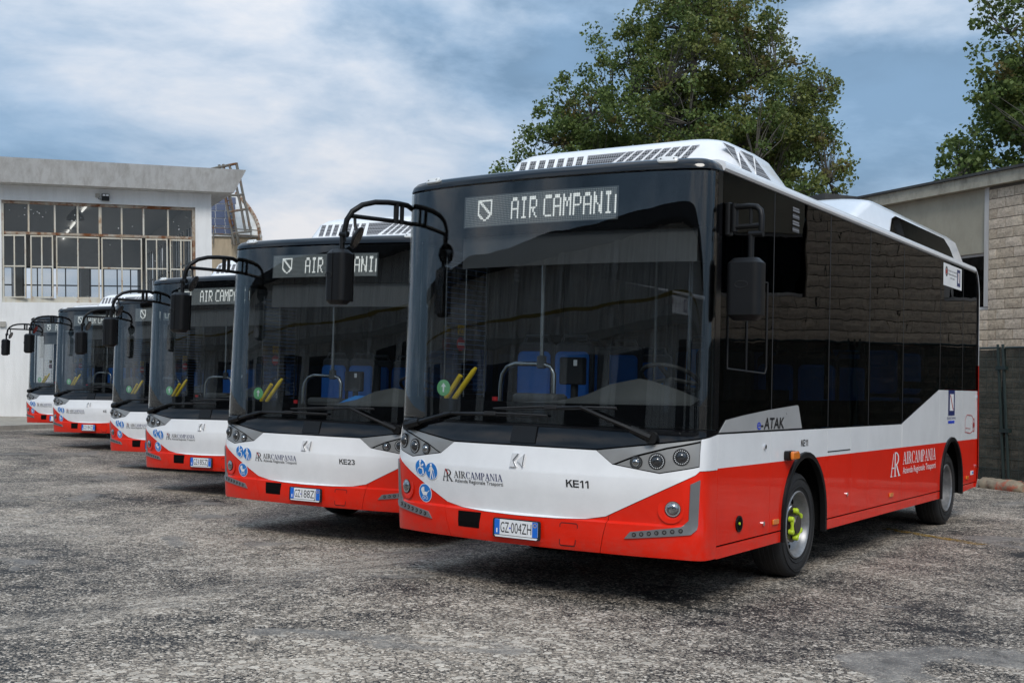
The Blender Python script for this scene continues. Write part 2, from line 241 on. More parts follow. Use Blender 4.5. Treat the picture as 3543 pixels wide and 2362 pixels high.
def asphalt():
    m, t, o = new_mat('asphalt'); b = N(t, 'ShaderNodeBsdfPrincipled'); L(t, b.outputs[0], o.inputs[0]); b.inputs['Specular IOR Level'].default_value = 0.35
    g = N(t, 'ShaderNodeNewGeometry'); P = g.outputs['Position']
    def noise(s, d=5.0, r=0.6, dist=0.0):
        n = N(t, 'ShaderNodeTexNoise', i_Scale=s, i_Detail=d, i_Roughness=r, i_Distortion=dist); L(t, P, n.inputs['Vector']); return n.outputs[0]
    wob = N(t, 'ShaderNodeTexNoise', i_Scale=45.0, i_Detail=2.0); L(t, P, wob.inputs['Vector'])
    Pw = N(t, 'ShaderNodeVectorMath', operation='MULTIPLY_ADD'); L(t, wob.outputs['Color'], Pw.inputs[0]); Pw.inputs[1].default_value = (0.014,)*3; L(t, P, Pw.inputs[2])
    def stones(scale):
        v = N(t, 'ShaderNodeTexVoronoi', i_Scale=scale); L(t, Pw.outputs[0], v.inputs['Vector'])
        s = N(t, 'ShaderNodeSeparateColor'); L(t, v.outputs['Color'], s.inputs[0])
        return v.outputs['Distance'], s.outputs[0], s.outputs[1]
    d1, r1, q1 = stones(58.0); d2, r2, q2 = stones(115.0); d3, r3, q3 = stones(17.0)
    big = noise(0.33, 5.0, 0.6, 0.4); mid = noise(1.7, 6.0, 0.62, 0.3); fine = noise(7.0, 5.0, 0.65)
    wear = math_n(t, 'ADD', math_n(t, 'ADD', math_n(t, 'MULTIPLY', big, 0.95), math_n(t, 'MULTIPLY', mid, 0.75)), math_n(t, 'MULTIPLY', fine, 0.45))  # ~0.82 mean
    thr = math_n(t, 'MULTIPLY_ADD', wear, -2.4, 3.02)
    m1 = math_n(t, 'MULTIPLY', math_n(t, 'GREATER_THAN', r1, thr), math_n(t, 'LESS_THAN', d1, 0.62))
    m2 = math_n(t, 'MULTIPLY', math_n(t, 'GREATER_THAN', r2, thr), math_n(t, 'LESS_THAN', d2, 0.62))
    m3 = math_n(t, 'MULTIPLY', math_n(t, 'GREATER_THAN', r3, math_n(t, 'ADD', thr, 0.52)), math_n(t, 'LESS_THAN', d3, 0.5))
    base = ramp(t, fine, [(0.3, (0.012, 0.012, 0.012)), (0.7, (0.050, 0.048, 0.046))]).outputs[0]
    c1 = ramp(t, q1, [(0.0, (0.13, 0.117, 0.102)), (0.5, (0.34, 0.295, 0.245)), (1.0, (0.74, 0.68, 0.60))]).outputs[0]
    c2 = ramp(t, q2, [(0.0, (0.10, 0.091, 0.08)), (0.6, (0.27, 0.236, 0.20)), (1.0, (0.52, 0.475, 0.41))]).outputs[0]
    c3 = ramp(t, q3, [(0.0, (0.34, 0.31, 0.27)), (1.0, (0.58, 0.54, 0.48))]).outputs[0]
    c = mix(t, m2, base, c2); c = mix(t, m1, c, c1); c = mix(t, m3, c, c3)
    # smooth pale grey slurry smears (old repairs), faded ochre marking, dark oily film
    slur = noise(0.55, 4.0, 0.55, 1.2); sm = ramp(t, slur, [(0.60, (0,)*3), (0.65, (1,)*3)]).outputs[0]
    c = mix(t, math_n(t, 'MULTIPLY', sm, 0.75), c, ramp(t, fine, [(0.3, (0.15, 0.145, 0.138)), (0.7, (0.27, 0.262, 0.25))]).outputs[0])
    oil = noise(0.8, 5.0, 0.6, 0.6); om = ramp(t, oil, [(0.58, (0,)*3), (0.74, (0.38,)*3)]).outputs[0]
    c = mix(t, om, c, (0.03, 0.03, 0.031))
    vc = N(t, 'ShaderNodeTexVoronoi', feature='DISTANCE_TO_EDGE', i_Scale=0.42)
    wc = N(t, 'ShaderNodeTexNoise', i_Scale=2.2, i_Detail=5.0, i_Roughness=0.7); L(t, P, wc.inputs['Vector'])
    wvv = N(t, 'ShaderNodeVectorMath', operation='MULTIPLY_ADD'); L(t, wc.outputs['Color'], wvv.inputs[0]); wvv.inputs[1].default_value = (0.5,)*3; L(t, P, wvv.inputs[2]); L(t, wvv.outputs[0], vc.inputs['Vector'])
    cr = math_n(t, 'MULTIPLY', math_n(t, 'LESS_THAN', vc.outputs[0], 0.0065), math_n(t, 'GREATER_THAN', mid, 0.5))
    c = mix(t, math_n(t, 'MULTIPLY', cr, 0.35), c, (0.012, 0.012, 0.012))
    ts = N(t, 'ShaderNodeTexNoise', i_Scale=0.12, i_Detail=3.0); L(t, P, ts.inputs['Vector'])
    c = mix(t, 1.0, c, ramp(t, ts.outputs[0], [(0.35, (0.94, 0.90, 0.86)), (0.65, (1.16, 1.09, 1.01))]).outputs[0], 'MULTIPLY')
    L(t, c, b.inputs['Base Color'])
    rg = ramp(t, mid, [(0.3, (0.62,)*3), (0.7, (0.85,)*3)]); L(t, rg.outputs[0], b.inputs['Roughness'])
    h = math_n(t, 'ADD', math_n(t, 'MULTIPLY', math_n(t, 'SUBTRACT', 0.6, d1), math_n(t, 'MAXIMUM', m1, 0.35)), math_n(t, 'MULTIPLY', math_n(t, 'SUBTRACT', 0.6, d2), 0.4))
    bp = N(t, 'ShaderNodeBump', i_Strength=0.75, i_Distance=0.012); L(t, h, bp.inputs['Height']); L(t, bp.outputs[0], b.inputs['Normal'])
asphalt()
wall_mat('pavement_mat', (0.36, 0.33, 0.28), (0.16, 0.15, 0.13), sscale=(1, 1, 1), amount=0.7)

# ------------------------------------------------------------------ mesh helpers
COL = sc.collection
XF = [None]
class MB:
    def __init__(s): s.v = []; s.f = []; s.m = []; s.mats = []
    def mi(s, mat):
        if mat not in s.mats: s.mats.append(mat)
        return s.mats.index(mat)
    def add(s, vs, fs, mat):
        o = len(s.v); s.v += [tuple(map(float, v)) for v in vs]; k = s.mi(mat)
        for f in fs: s.f.append(tuple(i + o for i in f)); s.m.append(k)
        return s
    def box(s, a, b, mat, M=None):
        x0, y0, z0 = a; x1, y1, z1 = b
        vs = [(x0,y0,z0),(x1,y0,z0),(x1,y1,z0),(x0,y1,z0),(x0,y0,z1),(x1,y0,z1),(x1,y1,z1),(x0,y1,z1)]
        if M is not None: vs = [M @ Vector(v) for v in vs]
        return s.add(vs, [(0,3,2,1),(4,5,6,7),(0,1,5,4),(1,2,6,5),(2,3,7,6),(3,0,4,7)], mat)
    def rbox(s, a, b, r, mat, axis=2, seg=4, edge=None):
        # box with rounded vertical (axis) edges and a small chamfer at both ends
        ax = [i for i in range(3) if i != axis]
        p0, p1 = a[ax[0]], b[ax[0]]; q0, q1 = a[ax[1]], b[ax[1]]
        ring = []
        for (cx, cy, a0) in ((p1-r,q1-r,0),(p0+r,q1-r,90),(p0+r,q0+r,180),(p1-r,q0+r,270)):
            for k in range(seg + 1):
                t = R_(a0 + 90 * k / seg); ring.append((cx + r*math.cos(t), cy + r*math.sin(t)))
        e = edge if edge is not None else r * 0.4
        cx, cy = (p0+p1)/2, (q0+q1)/2
        def sh(pt, d):
            fx = max(0.01, 1 - d / max(1e-6, (p1-p0)/2)); fy = max(0.01, 1 - d / max(1e-6, (q1-q0)/2))
            return (cx + (pt[0]-cx)*fx, cy + (pt[1]-cy)*fy)
        lv = [(a[axis], e), (a[axis] + e, 0), (b[axis] - e, 0), (b[axis], e)]
        vs = []; n = len(ring)
        for (h, d) in lv:
            for pt in ring:
                p = sh(pt, d); v = [0,0,0]; v[ax[0]] = p[0]; v[ax[1]] = p[1]; v[axis] = h; vs.append(v)
        fs = []
        for l in range(3):
            for i in range(n): fs.append((l*n+i, l*n+(i+1)%n, (l+1)*n+(i+1)%n, (l+1)*n+i))
        fs.append(tuple(range(n))[::-1]); fs.append(tuple(range(3*n, 4*n)))
        if axis == 1: fs = [f[::-1] for f in fs]
        return s.add(vs, fs, mat)
    def tube(s, path, r, mat, n=8, caps=True):
        pts = [Vector(p) for p in path]; rs = r if isinstance(r, (list, tuple)) else [r] * len(pts)
        vs = []; up = None
        for i, p in enumerate(pts):
            d = (pts[min(i+1, len(pts)-1)] - pts[max(i-1, 0)]).normalized()
            if up is None:
                up = Vector((0,0,1)) if abs(d.z) < 0.9 else Vector((1,0,0))
            a = d.cross(up).normalized(); bb = a.cross(d).normalized(); up = bb
            for k in range(n):
                t = 2*math.pi*k/n; vs.append(p + (a*math.cos(t) + bb*math.sin(t)) * rs[i])
        fs = []
        for i in range(len(pts)-1):
            for k in range(n): fs.append((i*n+k, (i+1)*n+k, (i+1)*n+(k+1)%n, i*n+(k+1)%n))
        if caps: fs.append(tuple(range(n))); fs.append(tuple(range((len(pts)-1)*n, len(pts)*n))[::-1])
        return s.add(vs, fs, mat)
    def lathe(s, prof, mat, c=(0,0,0), axis='X', n=32, close=False):
        # prof: (radius, height along the axis)
        vs = []; c = Vector(c)
        for (r, h) in prof:
            for k in range(n):
                t = 2*math.pi*k/n
                v = {'X': Vector((h, r*math.cos(t), r*math.sin(t))), 'Y': Vector((r*math.cos(t), h, r*math.sin(t))), 'Z': Vector((r*math.cos(t), r*math.sin(t), h))}[axis]
                vs.append(c + v)
        fs = []; m_ = len(prof)
        for i in range(m_ - (0 if close else 1)):
            for k in range(n): fs.append((i*n+k, i*n+(k+1)%n, ((i+1)%m_)*n+(k+1)%n, ((i+1)%m_)*n+k))
        return s.add(vs, fs, mat)
    def prism(s, poly, fn, d0, d1, mat):
        # poly list of 2D, fn(p, d) -> 3D
        n = len(poly); vs = [fn(p, d0) for p in poly] + [fn(p, d1) for p in poly]
        fs = [tuple(range(n))[::-1], tuple(range(n, 2*n))] + [(i, (i+1)%n, n+(i+1)%n, n+i) for i in range(n)]
        return s.add(vs, fs, mat)
    def obj(s, name, parent=None, smooth=0, fixn=True):
        me = bpy.data.meshes.new(name); me.from_pydata([XF[0](v) for v in s.v] if XF[0] else s.v, [], s.f)

        for m in s.mats: me.materials.append(MATS[m])
        me.polygons.foreach_set('material_index', s.m)
        if fixn:
            bm = bmesh.new(); bm.from_mesh(me); bmesh.ops.recalc_face_normals(bm, faces=bm.faces); bm.to_mesh(me); bm.free()
        if smooth:
            me.polygons.foreach_set('use_smooth', [True]*len(me.polygons)); me.set_sharp_from_angle(angle=R_(smooth))
        me.update(); o = bpy.data.objects.new(name, me); COL.objects.link(o)
        if parent is not None: o.parent = parent
        return o
def tag(o, label, cat, group=None, kind=None):
    o['label'] = label; o['category'] = cat
    if group: o['group'] = group
    if kind: o['kind'] = kind
    return o
def empty(name, M=None, loc=None):
    e = bpy.data.objects.new(name, None); COL.objects.link(e)
    if M is not None: e.matrix_world = M
    elif loc is not None: e.location = loc
    e.empty_display_size = 0.3; return e
def inset(poly, g):
    A = sum(poly[i][0]*poly[(i+1)%len(poly)][1] - poly[(i+1)%len(poly)][0]*poly[i][1] for i in range(len(poly)))
    sgn = 1 if A > 0 else -1; out = []; n = len(poly)
    for i in range(n):
        p0 = Vector(poly[i-1]); p = Vector(poly[i]); p1 = Vector(poly[(i+1)%n])
        d0 = (p-p0).normalized(); d1 = (p1-p).normalized()
        n0 = Vector((-d0.y, d0.x))*sgn; n1 = Vector((-d1.y, d1.x))*sgn
        b = n0+n1; out.append(tuple(p + b*g*2/max(b.length_squared, 0.5)))
    return out
def patch(poly, fn, mats, cutx=(), cutz=(), th=0.008, off=0.0, split=None, gap=0.0):
    """2D polygon cut along grid lines, mapped through fn(a, b, offset) and given thickness."""
    if gap: poly = inset(poly, gap)
    bm = bmesh.new(); vs = [bm.verts.new((p[0], p[1], 0)) for p in poly]; bm.faces.new(vs)
    for lines, ax in ((cutx, 0), (cutz, 1)):
        for c in lines:
            co = (c, 0, 0) if ax == 0 else (0, c, 0); no = (1, 0, 0) if ax == 0 else (0, 1, 0)
            bmesh.ops.bisect_plane(bm, geom=bm.verts[:] + bm.edges[:] + bm.faces[:], plane_co=co, plane_no=no, dist=1e-5)
    bmesh.ops.triangulate(bm, faces=[f for f in bm.faces if len(f.verts) > 4])
    bm.verts.index_update()
    P = [(v.co.x, v.co.y) for v in bm.verts]; F = [[v.index for v in f.verts] for f in bm.faces]; n = len(P)
    bnd = [(e.verts[0].index, e.verts[1].index) for e in bm.edges if len(e.link_faces) == 1]
    mi = []
    for f in bm.faces:
        c = f.calc_center_median(); mi.append(0 if split is None else (0 if c.y < split else 1))
    bm.free()
    mb = MB(); mats = mats if isinstance(mats, (list, tuple)) else [mats]
    for m in mats: mb.mi(m)
    mb.v = [tuple(fn(a, b, off)) for a, b in P] + [tuple(fn(a, b, off - th)) for a, b in P]
    for f, k in zip(F, mi): mb.f.append(tuple(f)); mb.m.append(k)
    for f, k in zip(F, mi): mb.f.append(tuple(i + n for i in reversed(f))); mb.m.append(k)
    for a, b in bnd: mb.f.append((a, b, b + n, a + n)); mb.m.append(0 if split is None else (0 if (P[a][1]+P[b][1])/2 < split else 1))
    return mb
def frange(a, b, s):
    n = max(1, int(round((b-a)/s))); return [a + (b-a)*i/n for i in range(n+1)]

# text -> 2D triangles using Blender's own font
def text2d(txt, h, xs=1.0, bold=0.0, align='LEFT', shear=0.0):
    cu = bpy.data.curves.new('t', 'FONT'); cu.body = txt; cu.size = 1.0; cu.align_x = align; cu.offset = bold; cu.shear = shear; cu.resolution_u = 3
    o = bpy.data.objects.new('t', cu); COL.objects.link(o)
    dg = bpy.context.evaluated_depsgraph_get(); me = bpy.data.meshes.new_from_object(o.evaluated_get(dg))
    k = h / 0.70
    V = [(v.co.x*k*xs, v.co.y*k) for v in me.vertices]; F = [tuple(p.vertices) for p in me.polygons]
    bpy.data.objects.remove(o); bpy.data.curves.remove(cu); bpy.data.meshes.remove(me)
    return V, F
def place2d(mb, VF, fn, mat, org, off):
    V, F = VF; mb.add([fn(org[0] + a, org[1] + b, off) for a, b in V], F, mat)
def fit_width(VF, w):
    V, F = VF; x0 = min(v[0] for v in V); x1 = max(v[0] for v in V); k = w/(x1-x0)
    return [((a-x0)*k, b) for a, b in V], F
# serif capitals from thick and thin strokes (unit height)
def serif(word, h, w):
    V = []; F = []; x = 0.0; TH, TN, SR = 0.15, 0.055, 0.05
    def q(*p):
        o = len(V); V.extend(p); F.append(tuple(range(o, o+len(p))))
    def st(a, b, wd):      # stroke with horizontal ends
        q((a[0]-wd/2, a[1]), (a[0]+wd/2, a[1]), (b[0]+wd/2, b[1]), (b[0]-wd/2, b[1]))
    def sf(cx, y, wd=0.30): q((cx-wd/2, y), (cx+wd/2, y), (cx+wd/2, y+SR), (cx-wd/2, y+SR))
    def arc(cx, cy, rx, ry, a0, a1, tmax, tmin, n=12):
        for i in range(n):
            P = []
            for k in (i, i+1):
                t = R_(a0+(a1-a0)*k/n); th = tmin+(tmax-tmin)*abs(math.cos(t))
                P.append(((cx+rx*math.cos(t), cy+ry*math.sin(t)), (cx+(rx-th)*math.cos(t), cy+(ry-th*0.55)*math.sin(t))))
            q(P[0][0], P[1][0], P[1][1], P[0][1])
    adv = {'A': 0.78, 'I': 0.40, 'R': 0.78, 'C': 0.74, 'M': 0.98, 'P': 0.68, 'N': 0.84}
    for ch in word:
        X = len(V); a = adv[ch]
        if ch == 'A':
            st((0.10, SR), (0.37, 1.0), TN); st((0.62, SR), (0.37, 1.0), TH); q((0.2, 0.30), (0.53, 0.30), (0.53, 0.35), (0.2, 0.35)); sf(0.1, 0, 0.24); sf(0.62, 0, 0.30)
        elif ch == 'I': st((0.18, SR), (0.18, 1-SR), TH); sf(0.18, 0); sf(0.18, 1-SR)
        elif ch in 'PR':
            st((0.16, SR), (0.16, 1-SR), TH); sf(0.16, 0); sf(0.13, 1-SR, 0.24); arc(0.30, 0.74, 0.31, 0.26, 90, -90, 0.15, 0.05); q((0.22, 0.48), (0.3, 0.48), (0.3, 0.53), (0.22, 0.53)); q((0.22, 0.95), (0.3, 0.95), (0.3, 1.0), (0.22, 1.0))
            if ch == 'R': q((0.28, 0.48), (0.42, 0.48), (0.76, 0.0), (0.60, 0.0))
        elif ch == 'C': arc(0.38, 0.5, 0.36, 0.51, 45, 315, 0.16, 0.05, 20); q((0.60, 0.68), (0.66, 0.68), (0.66, 1.0), (0.62, 1.0))
        elif ch == 'M':
            st((0.12, SR), (0.12, 1.0), TN); st((0.80, SR), (0.80, 1.0), TH); q((0.10, 1.0), (0.26, 1.0), (0.50, 0.06), (0.42, 0.06)); q((0.42, 0.06), (0.46, 0.06), (0.80, 1.0), (0.74, 1.0)); sf(0.12, 0, 0.22); sf(0.80, 0, 0.3)
        elif ch == 'N':
            st((0.13, SR), (0.13, 1.0), TN); st((0.68, 0.0), (0.68, 1-SR), TN); q((0.08, 1.0), (0.24, 1.0), (0.71, 0.0), (0.60, 0.0)); sf(0.13, 0, 0.22); sf(0.68, 1-SR, 0.22)
        for i in range(X, len(V)): V[i] = (V[i][0]+x, V[i][1])
        x += a
    return [(vx*w/x, vy*h) for vx, vy in V], F
def fleet2d(txt, h, w):
    # heavy grotesque capitals drawn as strokes (unit height)
    V = []; F = []; t = .17; x = 0.0
    def q(*p): o = len(V); V.extend((a + x, b) for a, b in p); F.append(tuple(range(o, o+len(p))))
    def arcs(cx, cy, rx, ry, a0, a1, n=8):
        for i in range(n):
            u0, u1 = R_(a0+(a1-a0)*i/n), R_(a0+(a1-a0)*(i+1)/n); f = lambda u, k: (cx + (rx-k)*math.cos(u), cy + (ry-k*.95)*math.sin(u)); q(f(u0, 0), f(u1, 0), f(u1, t), f(u0, t))
    for ch in txt:
        if ch == 'K': q((0, 0), (t, 0), (t, 1), (0, 1)); q((t, .38), (t, .58), (.50, 1), (.72, 1)); q((.30, .62), (.42, .72), (.76, 0), (.54, 0)); ad = .78
        elif ch == 'E': q((0, 0), (t, 0), (t, 1), (0, 1)); [q((t, b), (.64, b), (.64, b+.16), (t, b+.16)) for b in (0, .43, .84)]; ad = .74
        elif ch == '1': q((.22, 0), (.40, 0), (.40, 1), (.27, 1)); q((.03, .66), (.03, .82), (.27, 1), (.27, .82)); ad = .56
        elif ch == '2': q((0, 0), (.60, 0), (.60, .16), (0, .16)); q((.0, .16), (.20, .16), (.60, .58), (.44, .62)); arcs(.30, .70, .30, .30, 170, -25); ad = .70
        elif ch == '3': arcs(.27, .73, .30, .27, 160, -90); arcs(.27, .28, .32, .28, 90, -160); ad = .68
        x += ad
    return [(a*w/x, b*h) for a, b in V], F
def ar_mark(h, w):
    V = []; F = []
    def q(*p): o = len(V); V.extend(p); F.append(tuple(range(o, o+len(p))))
    q((0.02,0.0),(0.10,0.0),(0.34,0.95),(0.30,0.95)); q((0.10,0.33),(0.40,0.33),(0.40,0.38),(0.11,0.38)); q((0.0,0),(0.2,0),(0.2,0.04),(0.0,0.04)); q((0.43,0.0),(0.53,0.0),(0.53,1.0),(0.43,1.0)); q((0.36,0),(0.62,0),(0.62,0.04),(0.36,0.04))
    n = 10
    for i in range(n):
        t0, t1 = R_(90-180*i/n), R_(90-180*(i+1)/n)
        f = lambda t, r: (0.55+r*0.34*math.cos(t), 0.73+(0.27 if r == 1 else 0.22)*math.sin(t))
        q(f(t0,1), f(t1,1), f(t1,0.68), f(t0,0.68))
    q((0.56,0.48),(0.68,0.48),(1.0,0.0),(0.87,0.0)); q((0.8,0),(1.05,0),(1.05,0.04),(0.8,0.04))
    return [(a*w, b*h) for a, b in V], F

# ------------------------------------------------------------------ ground and setting
def gz(x):
    return float(np.interp(x, [-30, -15, -13, -10.4, -9, -6.5, -4.8, -2.4, -1.4, 40], [-0.16, -0.16, -0.21, -0.21, -0.17, -0.17, -0.13, -0.13, 0.0, 0.0])) + 0.0307
def build_ground():
    xs = sorted(set([-900, -400, -200, -100, -60, -40] + frange(-32, 14, 0.5) + [20, 30, 45, 80, 200, 400, 900]))
    ys = sorted(set([-900, -300, -120, -60, -30] + frange(-16, 40, 2.0) + [60, 100, 200, 400, 900]))
    v = [(x, y, gz(x)) for y in ys for x in xs]; nx = len(xs)
    f = [(j*nx+i, j*nx+i+1, (j+1)*nx+i+1, (j+1)*nx+i) for j in range(len(ys)-1) for i in range(nx-1)]
    mb = MB(); mb.add(v, f, 'asphalt'); o = mb.obj('ground', smooth=40); o['kind'] = 'structure'; o['label'] = 'worn asphalt yard with exposed pale aggregate'
build_ground()

# ------------------------------------------------------------------ bus
XW, DD, NN = 1.285, 0.4636, 6.0
_t = np.r_[np.linspace(0, 0.9, 60), 0.9 + 0.1 * (1 - (1 - np.linspace(0, 1, 160)[1:]) ** 5)]
_X = XW * _t; _Y = 0.10 * _X ** 2 + (DD - 0.10 * XW ** 2) * (1 - (1 - np.clip(_t, 0, 1) ** NN) ** (1 / NN)); _S = np.r_[0, np.cumsum(np.hypot(np.diff(_X), np.diff(_Y)))]
SM = float(_S[-1])
def s_of(x): return math.copysign(float(np.interp(abs(x), _X, _S)), x)
PZ = [0.25, 0.34, 0.40, 0.50, 0.585, 0.60, 0.885, 0.905, 1.07, 1.20, 1.36, 2.955, 3.0, 3.03, 3.048, 3.058, 3.063]
PY = [0.10, 0.05, 0.02, 0.00, 0.00, 0.022, -0.030, -0.026, -0.004, 0.042, 0.045, 0.105, 0.118, 0.152, 0.215, 0.315, 0.48]
KZ = [2.975, 3.005, 3.03, 3.046, 3.057, 3.063]; KX = [0.0, 0.008, 0.028, 0.06, 0.12, 0.22]
def FS(s, z, off=0.0):
    a = min(abs(s), SM + 0.2); sg = 1 if s >= 0 else -1
    x = float(np.interp(a, _S, _X)); y = float(np.interp(a, _S, _Y)) + max(0, a - SM)
    e = 0.004; a0, a1 = max(0, a-e), min(SM, a+e)
    if a >= SM: tx, ty = 0.0, 1.0
    else:
        tx = float(np.interp(a1, _S, _X) - np.interp(a0, _S, _X)); ty = float(np.interp(a1, _S, _Y) - np.interp(a0, _S, _Y))
        l = math.hypot(tx, ty); tx /= l; ty /= l
    wgt = max(0.0, 1 - y / DD); yo = float(np.interp(z, PZ, PY)) * wgt
    k = float(np.interp(z, KZ, KX)); kb = 0.03 * max(0.0, (0.5 - z) / 0.16) * 0.0
    return Vector((sg * (x * (1 - k - kb * 0.6) + ty * off), y + yo - tx * off, z))
def FX(x, z, off=0.0): return FS(s_of(x), z, off)
SCUT = [math.copysign(v, k) for k in (-1, 1) for v in frange(0.1, 0.9, 0.1) + frange(0.95, SM, 0.035)] + [0.0]
SCUT.sort()
def mirx(p): return [(-a, b) for a, b in reversed(p)]
def symx(p):       # right-half open polyline from the centre -> full closed polygon given by top and bottom lists
    return p
def side(sg): return lambda y, z, off=0.0: Vector((sg * (1.218 + off), y, z))
def body_xf(v): return (v[0]*1.285/1.218, v[1]*.9796 - .1418, v[2]*.9796 + .0307)
LOW_S = s_of(1.206)

def led_font():
    G = {'A': ['01110','10001','10001','11111','10001','10001','10001'], 'I': ['01110','00100','00100','00100','00100','00100','01110'], 'R': ['11110','10001','10001','11110','10100','10010','10001'],
         'C': ['01111','10000','10000','10000','10000','10000','01111'], 'M': ['10001','11011','10101','10101','10001','10001','10001'], 'P': ['11110','10001','10001','11110','10000','10000','10000'], 'N': ['10001','11001','11001','10101','10011','10011','10001'], ' ': ['00']*7}
    cols = []; 
    for ch in 'AIR CAMPANIA':
        g = G[ch]
        for c in range(len(g[0])): cols.append([g[int(r*7/12)][c] == '1' for r in range(12)])
        cols.append([False]*12)
    return cols
SHIELD = ['1111111111','1110000001','1011000001','1001100001','1000110001','1000011001','1000001101','1000000111','1100000011','0110000110','0011001100','0000110000']

def make_wheel(parent, sx, y, rear=False):
    c = (0, y, 0.42); r = 0.42; sgn = sx
    X = lambda h: sgn * h
    mb = MB()
    prof = [(0.255, 0.93), (0.27, 0.925), (0.335, 0.915), (0.385, 0.925), (0.410, 0.945), (0.42, 0.975), (0.42, 1.125), (0.410, 1.155), (0.385, 1.172), (0.335, 1.180), (0.275, 1.165), (0.255, 1.155)]
    mb.lathe([(a, X(h)) for a, h in prof], 'rubber', c, 'X', 56, close=True)
    for k in (0.998, 1.035, 1.07, 1.105): mb.lathe([(0.4205, X(k-0.005)), (0.4245, X(k-0.003)), (0.4245, X(k+0.012)), (0.4205, X(k+0.014))], 'rubber', c, 'X', 56)
    mb.lathe([(0.368, X(1.1785)), (0.371, X(1.183)), (0.374, X(1.1765))], 'rubber', c, 'X', 56); mb.lathe([(0.30, X(1.1765)), (0.304, X(1.181)), (0.308, X(1.178))], 'rubber', c, 'X', 56)
    wh = mb.obj('wheel', parent, 40)
    mb = MB()
    if not rear:
        mb.lathe([(p[0], X(p[1])) for p in [(0.262,1.155),(0.272,1.172),(0.262,1.178),(0.248,1.165),(0.238,1.13),(0.222,1.085),(0.20,1.072),(0.165,1.088),(0.152,1.10),(0.0,1.10)]], 'rim_steel', c, 'X', 48)
        for k in range(8):
            t = 2*math.pi*(k+0.3)/8; cx = Vector((X(1.081), y + 0.203*math.cos(t), 0.42 + 0.203*math.sin(t)))
            rad = Vector((0, math.cos(t), math.sin(t))); tan = Vector((0, -math.sin(t), math.cos(t)))
            mb.add([cx + rad*0.021*math.cos(u) + tan*0.040*math.sin(u) + Vector((X(0.010), 0, 0)) for u in [2*math.pi*i/14 for i in range(14)]], [tuple(range(14))], 'void_black')
        rim = mb.obj('rim', wh, 40)
        mb = MB(); mb.lathe([(p[0], X(p[1])) for p in [(0.152,1.098),(0.152,1.128),(0.143,1.134),(0.088,1.130),(0.080,1.165),(0.07,1.178),(0.0,1.18)]], 'hub_brown', c, 'X', 40)
        for k in range(6):
            t = 2*math.pi*k/6 + R_(34); mb.lathe([(0.017, X(1.128)), (0.017, X(1.146)), (0.0, X(1.147))], 'dark_steel', (0, y+0.108*math.cos(t), 0.42+0.108*math.sin(t)), 'X', 8)
        mb.lathe([(0.1525, X(1.10)), (0.1535, X(1.128)), (0.147, X(1.133))], 'chrome', c, 'X', 40); mb.obj('hub', wh, 40)
        for cen in (R_(62), R_(182), R_(-58)):
            mb = MB(); P = [Vector((X(1.15), y+0.108*math.cos(t), 0.42+0.108*math.sin(t))) for t in (cen - R_(28), cen + R_(28))]
            for p in P: mb.lathe([(0.023, X(-0.01)), (0.023, X(0.018)), (0.019, X(0.026)), (0.0, X(0.027))], 'lime', p, 'X', 12)
            mid = (P[0]+P[1])/2
            mb.tube([P[0]+Vector((X(0.012),0,0)), mid+Vector((X(0.014),0,0)), P[1]+Vector((X(0.012),0,0))], [0.018, 0.011, 0.018], 'lime', 8)
            mb.obj('nut_cover', wh, 40)
    else:
        mb.lathe([(p[0], X(p[1])) for p in [(0.262,1.155),(0.272,1.172),(0.262,1.178),(0.248,1.165),(0.242,1.08),(0.225,1.00),(0.19,0.97),(0.15,0.965),(0.0,0.965)]], 'rim_steel', c, 'X', 48)
        mb.lathe([(p[0], X(p[1])) for p in [(0.11,0.965),(0.10,1.06),(0.085,1.075),(0.0,1.08)]], 'rim_steel', c, 'X', 32)
        mb.obj('rim', wh, 40)
    mb = MB(); mb.lathe([(0.0, X(0.93)), (0.25, X(0.93)), (0.25, X(0.94))], 'matte_black', c, 'X', 24); mb.obj('brake_drum', wh)
    return wh

def rring(x0, x1, y0, y1, r, n=5):
    P = []
    for (cx, cy, a0) in ((x1-r,y1-r,0),(x0+r,y1-r,90),(x0+r,y0+r,180),(x1-r,y0+r,270)):
        for k in range(n+1): t = R_(a0+90*k/n); P.append((cx+r*math.cos(t), cy+r*math.sin(t)))
    return P
def loft(levels, mat):     # (z, x half, y0, y1, r)
    mb = MB(); vs = []; fs = []
    for (z, x, y0, y1, r) in levels: vs += [(p[0], p[1], z) for p in rring(-x, x, y0, y1, r)]
    n = len(vs)//len(levels)
    for l in range(len(levels)-1):
        for i in range(n): fs.append((l*n+i, l*n+(i+1)%n, (l+1)*n+(i+1)%n, (l+1)*n+i))
    fs.append(tuple(range(n))[::-1]); fs.append(tuple(range((len(levels)-1)*n, len(levels)*n)))
    return mb.add(vs, fs, mat)
def disc(c, r, fn, off, mat, mb, n=24, rz=None):
    mb.add([fn(c[0] + r*math.cos(2*math.pi*k/n), c[1] + (rz or r)*math.sin(2*math.pi*k/n), off) for k in range(n)], [tuple(range(n))], mat)
def cyl_disc(c, r, fn, o0, o1, mat, mb, n=24):
    A = [fn(c[0]+r*math.cos(2*math.pi*k/n), c[1]+r*math.sin(2*math.pi*k/n), o0) for k in range(n)]; B = [fn(c[0]+r*math.cos(2*math.pi*k/n), c[1]+r*math.sin(2*math.pi*k/n), o1) for k in range(n)]
    mb.add(A+B, [tuple(range(n))[::-1], tuple(range(n, 2*n))] + [(k, (k+1)%n, n+(k+1)%n, n+k) for k in range(n)], mat)
